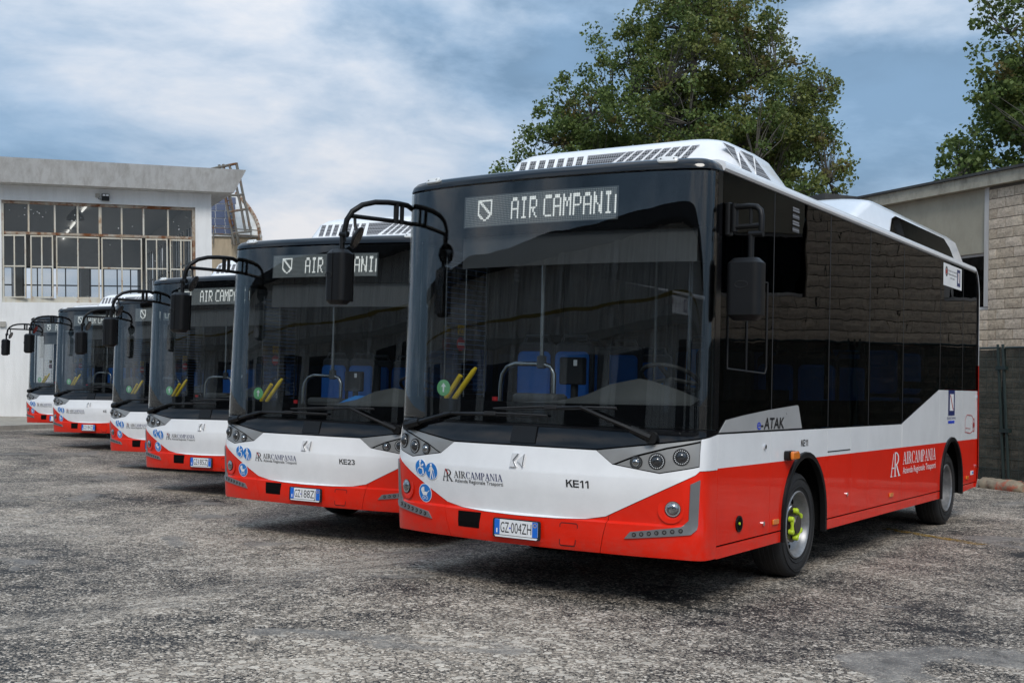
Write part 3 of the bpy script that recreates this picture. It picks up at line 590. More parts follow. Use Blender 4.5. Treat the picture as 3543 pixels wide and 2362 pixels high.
def ring2d(c, r0, r1, fn, off, mat, mb, n=24):
    A = [fn(c[0]+r0*math.cos(2*math.pi*k/n), c[1]+r0*math.sin(2*math.pi*k/n), off) for k in range(n)]; B = [fn(c[0]+r1*math.cos(2*math.pi*k/n), c[1]+r1*math.sin(2*math.pi*k/n), off) for k in range(n)]
    mb.add(A+B, [(k, (k+1)%n, n+(k+1)%n, n+k) for k in range(n)], mat)
def poly2d(P, fn, off, mat, mb): mb.add([fn(a, b, off) for a, b in P], [tuple(range(len(P)))], mat)
def stroke2d(a, b, w, fn, off, mat, mb):
    d = Vector((b[0]-a[0], b[1]-a[1])).normalized(); n = Vector((-d.y, d.x))*w/2; a = Vector(a); b = Vector(b)
    poly2d([tuple(a+n), tuple(b+n), tuple(b-n), tuple(a-n)], fn, off, mat, mb)

def build_bus(root):
    ZC = sorted(set(PZ))
    # ---- front skin
    low = [(0, .582), (.30, .586), (.52, .597), (.66, .624), (1.24, .928), (1.258, .953)]
    lowS = [(s_of(x), z) for x, z in low] + [(SM, .953)]
    
    def up(poly): return poly
    # bumper pieces
    seamT, seamB = (s_of(.685), .637), (s_of(.62), .375)
    bc = [(-seamB[0], .375), seamB, seamT, lowS[3], lowS[2], lowS[1], (0, .582)] + [(-a, b) for a, b in (lowS[1], lowS[2], lowS[3], seamT)]
    b0 = patch(bc, FS, 'red', SCUT, ZC, gap=0.002).obj('bumper', root, 35)
    corner = [seamB, (s_of(1.1), .372), (s_of(1.26), .364), (SM, .362), (SM, .953), lowS[5], lowS[4], seamT]
    bcs = []
    for sg in (1, -1):
        p = corner if sg == 1 else mirx(corner)
        bcs.append(patch(p, FS, 'red', SCUT, ZC, gap=0.002).obj('bumper_corner', root, 35))
    # white panel
    half = [(0, 1.068), (s_of(.592), 1.066), (s_of(.714), .978), (s_of(1.03), .932), (s_of(1.256), .982), (s_of(1.256), 1.163), (SM, 1.193), (SM, .953), lowS[5], lowS[4], seamT, lowS[3], lowS[2], lowS[1], (0, .582)]
    wp = half + mirx(half)[1:-1]
    fp = patch(wp, FS, 'white', SCUT, ZC + [.75, 1.0], gap=0.002).obj('front_panel', root, 35)
    # backing shell, dark, behind the joints
    bk = [(-SM, .40), (SM, .40), (SM, 1.21), (-SM, 1.21)]
    patch(bk, FS, 'void_black', SCUT, ZC, off=-0.014, th=0.01).obj('front_shell', root, 35)
    # headlights
    for sg in (1, -1):
        P = [(s_of(.592), 1.066), (s_of(.714), .978), (s_of(1.03), .932), (s_of(1.256), .982), (s_of(1.256), 1.163)]
        topz = [(s_of(.735), .985), (s_of(.865), 1.042), (s_of(1.065), 1.102), (s_of(1.256), 1.150)]
        lensP = [(s_of(.735), .977), (s_of(1.03), .934), (s_of(1.256), .984), (s_of(1.256), 1.142), (s_of(1.065), 1.094), (s_of(.865), 1.034)]
        trimP = [P[0], P[1], topz[0], topz[1], topz[2], topz[3], P[4]]
        if sg < 0: lensP, trimP = mirx(lensP), mirx(trimP)
        h = patch(lensP, FS, 'silver', SCUT, [1.0, 1.05], off=-0.004, gap=0.003).obj('headlight', root, 35)
        patch(trimP, FS, 'silver', SCUT, [1.0, 1.05, 1.1], gap=0.002).obj('bezel', h, 35)
        for (x, z, r) in ((.875, .999, .043), (1.009, 1.011, .056), (1.158, 1.044, .056)):
            mb = MB(); s = s_of(x)*sg
            fn = lambda a, b, o, s=s, z=z: FS(s, z, 0) + (FS(s, z, 1) - FS(s, z, 0))*o + (FS(s+0.01, z, 0)-FS(s-0.01, z, 0)).normalized()*a + Vector((0, 0, b))
            cyl_disc((0, 0), r, fn, -0.005, 0.003, 'matte_black', mb); ring2d((0, 0), r*0.86, r*0.72, fn, 0.0045, 'lens_clear', mb)
            cyl_disc((0, 0), r*0.66, fn, 0.001, 0.006, 'lens_dark' if r > .05 else 'lens_clear', mb)
            n = 20      # domed projector glass
            rings = [(r*0.64, .006), (r*0.56, .016), (r*0.4, .024), (r*0.2, .028)]
            vs = [fn(q*math.cos(2*math.pi*k/n), q*math.sin(2*math.pi*k/n), hh) for q, hh in rings for k in range(n)]
            mb.add(vs, [(i*n+k, i*n+(k+1)%n, (i+1)*n+(k+1)%n, (i+1)*n+k) for i in range(3) for k in range(n)] + [tuple(range(3*n, 4*n))], 'lens_dark' if r > .05 else 'lens_clear')
            if r > .05:
                for k in range(22): t = 2*math.pi*k/22; disc((r*0.79*math.cos(t), r*0.79*math.sin(t)), r*0.06, fn, 0.0055, 'sign_white', mb, 6)
            mb.obj('lens', h, 40)
    # fog lamps, light strips
    for sg in (1, -1):
        s = s_of(1.11)*sg; z = .703
        fn = lambda a, b, o, s=s, z=z: FS(s, z, 0) + (FS(s, z, 1) - FS(s, z, 0))*o + (FS(s+0.01, z, 0)-FS(s-0.01, z, 0)).normalized()*a + Vector((0, 0, b))
        mb = MB(); n = 28
        rr = [(.088, .0015), (.070, .003), (.058, -.001), (.056, .006)]
        vs = [fn(q*math.cos(2*math.pi*k/n) - (0.012*sg if q > .08 else 0), q*math.sin(2*math.pi*k/n) - (0.008 if q > .08 else 0), hh) for q, hh in rr for k in range(n)]
        mb.add(vs, [(i*n+k, i*n+(k+1)%n, (i+1)*n+(k+1)%n, (i+1)*n+k) for i in range(2) for k in range(n)], 'red'); 
        cyl_disc((0, 0), .052, fn, -.004, .007, 'matte_black', mb); ring2d((0, 0), .049, .040, fn, .0082, 'chrome', mb)
        fg = mb.obj('fog_light', root, 40)
        mb = MB(); n = 20; rings = [(.041, .008), (.036, .015), (.024, .021), (.01, .0235)]
        vs = [fn(q*math.cos(2*math.pi*k/n), q*math.sin(2*math.pi*k/n), hh) for q, hh in rings for k in range(n)]
        mb.add(vs, [(i*n+k, i*n+(k+1)%n, (i+1)*n+(k+1)%n, (i+1)*n+k) for i in range(3) for k in range(n)] + [tuple(range(3*n, 4*n))], 'lens_clear'); mb.obj('lens', fg, 40)
        Lp = [(s_of(.80), .490), (s_of(1.215), .540), (s_of(1.245), .575), (s_of(1.259), .897), (s_of(1.214), .868), (s_of(1.20), .63), (s_of(1.16), .588), (s_of(.84), .538)]
        if sg < 0: Lp = mirx(Lp)
        strip = patch(Lp, FS, 'trim_grey', SCUT, frange(.5, .9, .1), off=0.010, th=0.012).obj('light_strip', root, 35)
        mb = MB()
        for k in range(7):
            x = .868 + (1.160-.868)*k/6; zc = .521 + (.564-.521)*k/6; s2 = s_of(x)*sg
            cyl_disc((s2, zc), .0145, FS, .009, .0125, 'matte_black', mb, 12); cyl_disc((s2, zc), .0085, FS, .0126, .0155, 'lens_clear', mb, 10)
        o = mb.obj('lamp_row', strip, 30); o['kind'] = 'stuff'
    # sensor window, tow cover
    mb = patch([(s_of(-.533), .573), (s_of(-.535), .461), (s_of(-.343), .461), (s_of(-.322), .576)], FS, 'void_black', SCUT, [.5], off=0.003, th=0.004); mb.obj('radar_cover', b0)
    mb = MB(); pts = [(.345, .562), (.458, .562), (.468, .55), (.442, .415), (.432, .405), (.335, .405), (.325, .415), (.335, .55)]
    for i in range(len(pts)): stroke2d(pts[i], pts[(i+1) % len(pts)], .005, FX, .0022, 'matte_black', mb)
    poly2d(inset(pts, 0.006), FX, .004, 'red', mb); mb.obj('tow_cover', b0)
    # cowl and pillars
    hc = [(0, 1.075), (s_of(.592), 1.073), (s_of(1.256), 1.170), (SM, 1.198), (SM, 1.222), (0, 1.222)]
    ck = patch(hc + mirx(hc)[1:-1], FS, 'gloss_black', SCUT, ZC, gap=0.001).obj('cowl', root, 35)
    mb = patch([(s_of(-.083), 1.09), (s_of(.122), 1.09), (s_of(.118), 1.205), (s_of(-.083), 1.205)], FS, 'black_plastic', [0], [1.15], off=.010, th=.008); mb.obj('camera_cover', ck)
    GS = SM - .10
    for sg in (1, -1):
        p = [(GS + .006, 1.225), (SM, 1.225), (SM, 2.962), (GS + .006, 2.962)]
        patch(p if sg > 0 else mirx(p), FS, 'gloss_black', SCUT, frange(1.225, 2.96, .25)).obj('corner_pillar', root, 35)
    # windscreen and its printed border
    ws = patch([(-GS, 1.226), (GS, 1.226), (GS, 2.950), (-GS, 2.950)], FS, 'windshield', SCUT, frange(1.226, 2.95, .2), th=.006)
    ws = ws.obj('windscreen', root, 35)
    mb = MB()
    CS = SM - .215
    for p in ([(-GS, 1.226), (GS, 1.226), (GS, 1.385), (s_of(.6), 1.375), (0, 1.37), (-s_of(.6), 1.375), (-GS, 1.385)], [(-GS, 2.575), (GS, 2.575), (GS, 2.950), (-GS, 2.950)], [(CS, 1.386), (GS, 1.386), (GS, 2.574), (CS, 2.574)], [(-GS, 1.386), (-CS, 1.386), (-CS, 2.574), (-GS, 2.574)]):
        q = patch(p, FS, 'frit', SCUT, frange(1.3, 2.9, .2), off=-.016, th=.003); mb.add(q.v, q.f, 'frit')
    mb.obj('border', ws, 35)
    # dotted fade along the lower border
    mb = MB()
    for j in range(4):
        for i in range(230):
            s = -CS + 2*CS*(i + 0.5*(j % 2))/230; zb = float(np.interp(abs(s), [0, .6, GS], [1.37, 1.375, 1.385])) + .006 + j*.0095
            p = FS(s, zb, -.015); t = (FS(s+.01, zb, -.015) - FS(s-.01, zb, -.015)).normalized(); r = .0037 - j*.0006
            mb.add([p+t*r, p+Vector((0,0,r)), p-t*r, p-Vector((0,0,r))], [(0,1,2,3)], 'film_grey' if False else 'frit')
    o = mb.obj('border_dots', ws, fixn=False); o['kind'] = 'stuff'
    # blind behind the glass
    patch([(s_of(-.665), 2.340), (s_of(1.213), 2.343), (s_of(1.213), 2.568), (s_of(-.665), 2.568)], FS, 'interior_dark', SCUT, [2.45], off=-.05, th=.006).obj('sun_blind', root, 35)
    # destination display
    dd = patch([(s_of(-.634), 2.636), (s_of(.660), 2.636), (s_of(.660), 2.868), (s_of(-.634), 2.868)], FS, 'led_panel', SCUT, [2.7, 2.8], off=-.009, th=.004).obj('destination_display', root)
    NX, NZ, P0 = 96, 17, .0132
    def cell(i, j): return (-.614 + i*P0, 2.647 + j*P0*0.98)
    lit = set(); cols = led_font(); c0 = 32
    for i, cdat in enumerate(cols):
        for r, on in enumerate(cdat):
            if on and c0 + i < NX: lit.add((c0 + i, 14 - r))
    for r, row in enumerate(SHIELD):
        for i, ch in enumerate(row):
            if ch == '1': lit.add((9 + i, 14 - r))
    mb = MB(); ml = MB()
    for i in range(NX):
        for j in range(NZ):
            a, b = cell(i, j); on = (i, j) in lit; r = .0056 if on else .0036
            (ml if on else mb).add([FX(a-r, b-r*(1.05 if on else 1), -.0085), FX(a+r, b-r, -.0085), FX(a+r, b+r, -.0085), FX(a-r, b+r*(1.05 if on else 1), -.0085)], [(0,1,2,3)], 'led_lit' if on else 'led_dim')
    o = mb.obj('dot_matrix', dd, fixn=False); o['kind'] = 'stuff'
    o = ml.obj('display_text', dd, fixn=False); o['label'] = 'lit dots reading AIR CAMPANIA'
    # roof cap
    cap = [(-SM, 2.964), (SM, 2.964), (SM, 3.063), (-SM, 3.063)]
    patch(cap, FS, 'gloss_black', SCUT, [2.975, 2.985, 2.995, 3.005, 3.015, 3.025, 3.03, 3.036, 3.041, 3.046, 3.051, 3.056, 3.06]).obj('roof_cap', root, 50)
    for sg in (1, -1):
        mb = MB(); s = s_of(1.01)*sg; p = FS(s, 3.024, .0); nn = (FS(s, 3.024, 1) - FS(s, 3.024, 0)); tx = (FS(s+.01, 3.024) - FS(s-.01, 3.024)).normalized(); upv = nn.cross(tx).normalized(); upv = upv if upv.z > 0 else -upv
        upv = (upv + nn*-0.55).normalized(); nn2 = upv.cross(tx); nn2 = nn2 if nn2.dot(nn) > 0 else -nn2
        pts = rring(-.072, .072, -.024, .024, .022, 4)
        mb.add([p + tx*a + upv*b + nn2*(-.02) for a, b in pts] + [p + tx*a + upv*b + nn2*.016 for a, b in pts] + [p + tx*a*.9 + upv*b*.8 + nn2*.022 for a, b in pts], [(k, (k+1) % len(pts), len(pts)+(k+1) % len(pts), len(pts)+k) for k in range(len(pts))] + [(len(pts)+k, len(pts)+(k+1) % len(pts), 2*len(pts)+(k+1) % len(pts), 2*len(pts)+k) for k in range(len(pts))] + [tuple(range(2*len(pts), 3*len(pts)))], 'marker_white')
        for a in (-.045, .045): cc = p + tx*a + nn2*.0235; mb.add([cc + tx*.006*math.cos(t) + upv*.006*math.sin(t) for t in [k*math.pi/4 for k in range(8)]], [tuple(range(8))], 'matte_black')
        mb.obj('marker_light', root, 40)
    # ---- roof
    XF[0] = body_xf
    mb = MB(); sec = [(-1.135, 3.0), (-1.12, 3.055), (-.95, 3.082), (-.5, 3.094), (0, 3.098), (.5, 3.094), (.95, 3.082), (1.12, 3.055), (1.135, 3.0)]
    ys = [.60, 8.30, 8.44, 8.50]; dz = [0, 0, -.03, -.1]; vs = []
    for y, d in zip(ys, dz): vs += [(x, y, z + d) for x, z in sec]
    n = len(sec); mb.add(vs, [(j*n+i, j*n+i+1, (j+1)*n+i+1, (j+1)*n+i) for j in range(3) for i in range(n-1)], 'white'); mb.obj('roof', root, 40)
    rp = [(1.140, 3.012), (1.222, 3.006), (1.236, 3.020), (1.236, 3.046), (1.222, 3.070), (1.18, 3.085), (1.10, 3.088), (1.10, 3.06)]
    arcp = [(8.36, 0.0), (8.44, -.02), (8.51, -.075), (8.565, -.16), (8.595, -.27), (8.60, -.40)]
    for sg in (1, -1):
        for (a, b) in ((.618, 3.328), (3.334, 5.69), (5.696, 8.36)):
            mb = MB(); nn = len(rp)
            mb.add([(sg*x, a, z) for x, z in rp] + [(sg*x, b, z) for x, z in rp], [tuple(range(nn))[::-1], tuple(range(nn, 2*nn))] + [(i, (i+1) % nn, nn+(i+1) % nn, nn+i) for i in range(nn)], 'white'); mb.obj('roof_rail', root, 40)
    # rear body: rounded tail with white upper and red lower edge strip
    mb = MB(); prof = [(8.36, 3.05)] + [(y + .02, 3.05 + d) for y, d in arcp[1:]] + [(8.625, 2.4), (8.625, 1.86), (8.64, 1.3), (8.66, .95), (8.66, .60), (8.60, .44), (8.52, .36)]
    for (ia, ib, m) in ((0, 7, 'white'), (7, 12, 'red')):
        seg = prof[ia:ib+1]; xs = [-1.232, -1.20, -1.1, 1.1, 1.20, 1.232]; yo = [-.045, -.008, 0, 0, -.008, -.045]
        vs = []
        for (y, z) in seg: vs += [(x, y + o, z) for x, o in zip(xs, yo)] 
        k = len(xs); mb.add(vs, [(j*k+i, j*k+i+1, (j+1)*k+i+1, (j+1)*k+i) for j in range(len(seg)-1) for i in range(k-1)], m)
        for sg, ix in ((1, k-1), (-1, 0)):
            A = [vs[j*k+ix] for j in range(len(seg))]; B = [(a[0] - .0 , a[1] - .028, a[2]) for a in A]
            mb.add(A + B, [(j, j+1, len(A)+j+1, len(A)+j) for j in range(len(A)-1)], m)
    mb.obj('rear_panel', root, 40)
    # ---- sides
    def arch(yc, zb, r=.508, zc=.48, n=18): 
        return [(yc - r, zb)] + [(yc - r*math.cos(math.pi*k/n), zc + (r+.02)*math.sin(math.pi*k/n)) for k in range(n+1)] + [(yc + r, zb)]
    YF, YR = 2.345, 7.25
    ZB, ZP, ZW = .335, .424, .953
    for sg in (1, -1):
        fn = side(sg); 
        def panel(p, nm='side_panel'): return patch(p, fn, ['red', 'white'], [], [ZW], th=.012, split=ZW, gap=.0022).obj(nm, root)
        def panel_arch(a, b, A, top):
            # lower left, lower right and upper piece round the wheel arch, one panel
            zc_ = ZW; left = [p for p in A[:len(A)//2] if p[1] < zc_]; right = [p for p in A[len(A)//2:] if p[1] < zc_]; mid = [p for p in A if p[1] >= zc_]
            def cross(p, q): f = (zc_ - p[1])/(q[1]-p[1]); return (p[0] + (q[0]-p[0])*f, zc_)
            xl = cross(left[-1], mid[0]); xr = cross(mid[-1], right[0]); g = .0022
            parts = [([(a+g, ZP+g), *[(max(p[0], a+g), max(p[1], ZP+g)) for p in left], xl, (a+g, zc_)], 'red'), ([(b-g, ZP+g), (b-g, zc_), xr, *[(p[0], max(p[1], ZP+g)) for p in right]], 'red'), ([(a+g, zc_), xl, *mid, xr, (b-g, zc_), (b-g, top-g), (a+g, top-g)], 'white')]
            mbp = MB()
            for pp, m in parts:
                q = patch(pp, fn, m, [], [], th=.012); mbp.add(q.v, q.f, m)
            return mbp.obj('side_panel', root)
        af = arch(YF, ZP); ar = arch(YR, ZP)
        panel([(.618, ZP), (1.597, ZP), (1.597, 1.187), (.618, 1.187)])
        panel_arch(1.597, 2.905, af, 1.187)
        panel([(2.905, ZP), (3.537, ZP), (3.537, 1.187), (2.905, 1.187)]); panel([(3.537, ZP), (4.045, ZP), (4.045, 1.187), (3.537, 1.187)])
        panel([(4.045, ZP), (5.185, ZP), (5.185, 1.187), (4.045, 1.187)])
        panel([(5.185, ZP), (6.69, ZP), (6.69, 1.545), (5.20, 1.19)])
        panel_arch(6.69, 7.765, ar, 1.546); panel([(7.765, ZP), (8.56, ZP), (8.60, .60), (8.598, 1.547), (7.765, 1.547)])
        for (a, b, m) in ((.618, YF-.512, 0), (YF+.512, YR-.512, 0), (YR+.512, 8.53, 0)):
            patch([(a, ZB), (b, ZB + (.0 if b < 8 else .03)), (b, ZP-.010), (a, ZP-.010)], fn, 'red', [], [], th=.012).obj('sill', root)
        for yc in (YF, YR):   # arch lips and liners
            A = arch(yc, .33); mb = MB(); n = len(A)
            inn = [(yc + (a-yc)*.915, .33 if k in (0, n-1) else .48 + (b-.48)*.915) for k, (a, b) in enumerate(A)]
            rows = [[fn(a, b, .000) for a, b in A], [fn(a, b, .018) for a, b in A], [fn((a*2+c)/3, (b*2+d)/3, .026) for (a, b), (c, d) in zip(A, inn)], [fn(a, b, .022) for a, b in inn], [fn(a, b, -.02) for a, b in inn]]
            vs = [v for r in rows for v in r]; mb.add(vs, [(j*n+i, j*n+i+1, (j+1)*n+i+1, (j+1)*n+i) for j in range(4) for i in range(n-1)], 'black_plastic'); mb.obj('wheel_arch', root, 45)
            mb = MB(); vs = [fn(a, b, -.013) for a, b in A] + [fn(a, b, -.36) for a, b in A]; mb.add(vs, [(i, i+1, n+i+1, n+i) for i in range(n-1)] + [tuple(range(n, 2*n))], 'void_black'); mb.obj('wheel_well', root)
        mb = MB(); mb.box((sg*1.20 if sg > 0 else -1.206, .62, .40), (sg*1.206 if sg > 0 else -1.20, 1.83, 1.19), 'void_black'); 
        for a, b in ((2.86, 6.73), (7.77, 8.5)): mb.box((min(sg*1.20, sg*1.206), a, .40), (max(sg*1.20, sg*1.206), b, 1.19 if a < 3 else 1.54), 'void_black')
        mb.obj('side_shell', root)
        # glazing
        ys = [.618, 1.597, 2.905, 4.045, 5.19, 6.69, 7.765, 8.598]
        for a, b in zip(ys[:-1], ys[1:]):
            zb = lambda y: 1.193 if y < 5.19 else float(np.interp(y, [5.19, 6.69], [1.195, 1.552]))
            p = [(a, zb(a)), (b, zb(b)), (b, 3.003), (a, 3.003)]
            if b > 8.5: p = [(a, 1.553), (b, 1.553)] + [(min(8.596, y - .008), 3.003 + d) for y, d in arcp[::-1]] + [(a, 3.003)]
            nm = 'door_glass' if (sg < 0 and a < 1) else 'side_glass'
            patch(p, fn, nm, [], [], th=.005, gap=.0045).obj('side_window', root)
        for yj in ys[1:-1]:
            zj = 1.195 if yj < 5.3 else 1.55
            mb = MB(); mb.box((min(sg*1.2172, sg*1.2192), yj-.0065, zj), (max(sg*1.2172, sg*1.2192), yj+.0065, 3.0), 'rubber'); mb.obj('window_seal', root)
        if sg > 0 or True:   # black film zones behind the glass: pillars, skirt and cant rail
            mb = MB()
            def blk(y0, y1, z0, z1): mb.box((min(sg*1.196, sg*1.206), y0, z0), (max(sg*1.196, sg*1.206), y1, z1), 'frit')
            blk(.63, 8.5, 2.60, 3.0)
            if sg > 0:
                blk(.63, .72, 1.2, 2.6); blk(.72, 5.2, 1.2, 1.42); blk(1.54, 1.66, 1.42, 2.6); blk(5.2, 6.7, 1.55, 1.62)
                blk(6.7, 8.5, 1.56, 2.6)
            else:
                blk(.63, .68, 1.2, 2.6); blk(1.25, 1.36, 1.2, 2.6); blk(1.36, 6.7, 1.2, 1.42); blk(6.7, 8.5, 1.56, 2.6)
            for y in (2.905, 4.045, 5.19): blk(y - .05, y + .05, 1.43, 2.6)
            mb.obj('window_border', root)
    XF[0] = None
    # interior
    mb = MB(); mb.box((-1.18, .35, .66), (1.18, 1.80, .70), 'interior_dark'); mb.box((-.84, 1.80, .66), (.84, 8.45, .70), 'interior_dark'); mb.box((-1.12, .62, 2.93), (1.12, 8.3, 2.97), 'interior_dark'); mb.box((-1.18, 7.0, .7), (1.18, 7.06, 2.93), 'interior_dark'); mb.obj('cabin_lining', root)
    mb = MB(); mb.box((-1.12, .45, .36), (1.12, 1.80, .655), 'void_black'); mb.box((-.78, 1.8, .36), (.78, 6.76, .655), 'void_black'); mb.box((-.78, 6.76, .36), (.78, 8.4, .655), 'void_black'); mb.box((-.85, 2.30, .38), (.85, 2.39, .46), 'matte_black'); mb.box((-.85, 7.2, .38), (.85, 7.3, .46), 'matte_black'); mb.obj('underbody', root)
    mb = MB(); xs_ = frange(-1.12, 1.12, .07); rows = []
    for x in xs_:
        zt = float(np.interp(x, [-1.12, -.35, .05, .3, .48, .72, .95, 1.12], [1.355, 1.36, 1.38, 1.43, 1.51, 1.56, 1.49, 1.42])); y0 = float(FX(min(1.1, max(-1.1, x)), 1.36, 0).y)
        rows.append([(x, y0 + .05, 1.22), (x, y0 + .06, 1.335), (x, y0 + .16, 1.355 + (zt-1.36)*.25), (x, y0 + .34, zt), (x, y0 + .40, zt - .005), (x, y0 + .46, zt - .06), (x, y0 + .47, 1.05)])
    k_ = 7; mb.add([v for r in rows for v in r], [(i*k_+j, i*k_+j+1, (i+1)*k_+j+1, (i+1)*k_+j) for i in range(len(rows)-1) for j in range(k_-1)], 'dash_grey'); mb.rbox((-.36, .40, 1.34), (.04, .60, 1.43), .05, 'dash_dark', 2); mb.obj('dashboard', root, 50)
    mb = MB(); c = Vector((.70, .92, 1.56)); tilt = Matrix.Rotation(R_(-28), 3, 'X')
    mb.tube([c + tilt @ Vector((.215*math.cos(t), .215*math.sin(t), 0)) for t in [2*math.pi*k/28 for k in range(29)]], .016, 'dash_dark', 8, caps=False)
    for t in (R_(20), R_(160), R_(270)): mb.tube([c, c + tilt @ Vector((.21*math.cos(t), .21*math.sin(t), 0))], .018, 'dash_dark', 6)
    mb.tube([c, c + tilt @ Vector((0, 0, -.35))], .04, 'dash_dark', 10); mb.obj('steering_wheel', root, 40)
    mb = MB(); mb.rbox((.46, 1.42, 1.02), (.94, 1.95, 1.16), .08, 'seat_grey', 2); mb.rbox((.47, 1.84, 1.14), (.93, 1.98, 1.82), .06, 'seat_grey', 1); mb.rbox((.57, 1.85, 1.83), (.83, 1.95, 2.06), .05, 'seat_grey', 1); mb.box((.6, 1.6, .7), (.8, 1.8, 1.02), 'dash_dark'); mb.obj('driver_seat', root, 35)
    mb = MB(); mb.tube([(-.78, .9, .7), (-.78, .9, 1.48), (-.765, .9, 1.57), (-.72, .9, 1.63), (-.64, .9, 1.655), (-.38, .9, 1.655), (-.315, .9, 1.635), (-.285, .9, 1.58), (-.285, .9, 1.3), (-.285, .9, .7)], .019, 'steel', 10); hr = mb.obj('handrail', root, 40)
    mb = MB(); mb.tube([(-.40, .9, 1.66), (-.40, .9, 2.93)], .017, 'steel', 10); mb.rbox((-.435, .87, 1.62), (-.365, .93, 1.72), .02, 'seat_grey', 2); mb.obj('pole', hr, 40)
    for (x, y) in ((-.42, 2.9), (.42, 2.9), (-.42, 4.6), (.42, 4.6), (-.42, 6.0)):
        mb = MB(); mb.tube([(x, y, .7), (x, y, 2.93)], .017, 'steel', 8); mb.obj('pole', root, 40)
    mb = MB(); mb.rbox((-.22, .86, 1.50), (-.01, .94, 1.71), .02, 'matte_black', 2); mb.tube([(-.11, .92, .7), (-.11, .92, 1.52)], .03, 'matte_black', 8); mb.box((-.085, .855, 1.645), (-.055, .859, 1.69), 'ink_white'); mb.rbox((.04, .98, 1.45), (.14, 1.04, 1.78), .03, 'matte_black', 2); mb.obj('ticket_machine', root, 35)
    # partition behind the driver
    mb = MB(); mb.box((.30, 2.10, .7), (1.16, 2.13, 1.5), 'interior_grey'); mb.tube([(.30, 2.1, .7), (.30, 2.1, 2.93)], .017, 'steel', 8); mb.obj('partition', root)
    for (y, xs, z0) in ((1.72, (-.98, -.60), 1.0), (2.6, (-.98, -.60), 1.0), (3.25, (-1.0, -.62, .62, 1.0), .95), (4.15, (.62, 1.0), .95), (5.2, (-1.0, -.62, .62, 1.0), 1.15), (6.1, (-1.0, -.62, .62, 1.0), 1.15)):
        for x in xs:
            mb = MB(); mb.rbox((x-.185, y, z0+.30), (x+.185, y+.07, z0+.86), .05, 'seat_grey', 1); mb.rbox((x-.165, y-.03, z0+.34), (x+.165, y-.001, z0+.78), .05, 'seat_blue', 1); mb.rbox((x-.18, y-.38, z0+.24), (x+.18, y+.02, z0+.30), .05, 'seat_blue', 2)
            mb.box((x-.05, y-.2, .7), (x+.05, y-.1, z0+.24), 'seat_grey'); mb.tube([(x-.13, y+.035, z0+.86), (x-.11, y+.035, z0+.915), (x+.11, y+.035, z0+.915), (x+.13, y+.035, z0+.86)], .014, 'seat_grey', 6); mb.obj('seat', root, 35)
    mb = MB(); mb.tube([(-.885, .42, 1.37), (-.70, .40, 1.58), (-.675, .40, 1.61)], [.021, .021, .012], 'yellow_tube', 10); mb.tube([(-1.0, .47, 1.37), (-.86, .46, 1.55)], .02, 'yellow_tube', 8); mb.obj('yellow_guard_pole', root, 40)
    mb = MB(); mb.tube([(-.52, .44, 1.36), (-.52, .44, 1.395)], .022, 'sticker_red', 12); mb.obj('stop_button', root, 40)
    # stickers inside door and screen
    F2 = lambda a, b, o=0: Vector((a, .30 + o*-1, b))
    mb = MB(); cyl_disc((-.90, 1.452), .062, F2, 0, .002, 'sticker_green', mb); poly2d([(-.907, 1.42), (-.893, 1.42), (-.893, 1.46), (-.875, 1.46), (-.90, 1.49), (-.925, 1.46), (-.907, 1.46)], F2, .0035, 'ink_white', mb); mb.obj('green_sticker', root)
    DL = lambda a, b, o=0: Vector((-1.208 + o, a, b))
    mb = MB(); cyl_disc((.93, 1.81), .055, DL, 0, .002, 'sticker_red', mb); poly2d([(.885, 1.80), (.975, 1.80), (.975, 1.822), (.885, 1.822)], DL, .0035, 'ink_white', mb); st = mb.obj('no_entry_sticker', root)
    mb = MB(); mb.add([DL(.885, 1.885), DL(.975, 1.885), DL(.975, 1.965), DL(.885, 1.965)], [(0,1,2,3)], 'sticker_yellow'); ring2d((.93, 1.925), .034, .028, DL, .002, 'ink_black', mb); stroke2d((.92, 1.90), (.935, 1.945), .01, DL, .0025, 'ink_black', mb); mb.obj('warning_sticker', root)
    mb = MB()
    for k in range(27): z = 1.40 + k*.041; mb.tube([(-1.18, .68, z), (-1.18, 1.24, z)], .0028, 'steel', 5)
    for y in (.68, .95, 1.24): mb.tube([(-1.18, y, 1.38), (-1.18, y, 2.50)], .006, 'steel', 5)
    o = mb.obj('door_guard_bars', root); o['kind'] = 'stuff'
    # ---- roof units
    XF[0] = body_xf
    ac = loft([(3.085, .985, 1.225, 2.80, .2), (3.195, .968, 1.267, 2.74, .2), (3.374, .90, 1.36, 2.50, .2), (3.420, .85, 1.42, 2.35, .2), (3.450, .78, 1.53, 2.15, .18), (3.458, .6, 1.7, 1.95, .1)], 'white').obj('air_conditioner', root, 32)
    def AF(x, t, o=0): return Vector((x*.96, 1.267 + .093*t, 3.195 + .179*t)) + Vector((0, -.88, .47))*o
    def AS(y, t, o=0): return Vector((.968 - .068*t, y + .27, 3.195 + .179*t)) + Vector((.93, 0, .36))*o
    def slot(P, fn, par):
        mb = MB(); n = len(P); mb.add([fn(a, b, .0035) for a, b in P], [tuple(range(n))], 'grille_mesh')
        for i in range(n):
            a, b = P[i], P[(i+1) % n]; mb.add([fn(*a, .0), fn(*b, .0), fn(*b, .0065), fn(*a, .0065)], [(0,1,2,3)], 'white')
        mb.obj('vent_slot', par)
    xs0 = [-.80 + .088*k for k in range(8)]
    for x in xs0[:7]: slot([(x, .14), (x+.062, .14), (x+.052, .90), (x-.006, .90)], AF, ac)
    slot([(-.165, .12), (-.02, .12), (.16, .92), (-.185, .92)], AF, ac)
    for k in range(8):
        x = .03 + .083*k; slot([(x, .12), (x+.055, .12), (x+.20 - .006*k, .92), (x+.14 - .006*k, .92)], AF, ac)
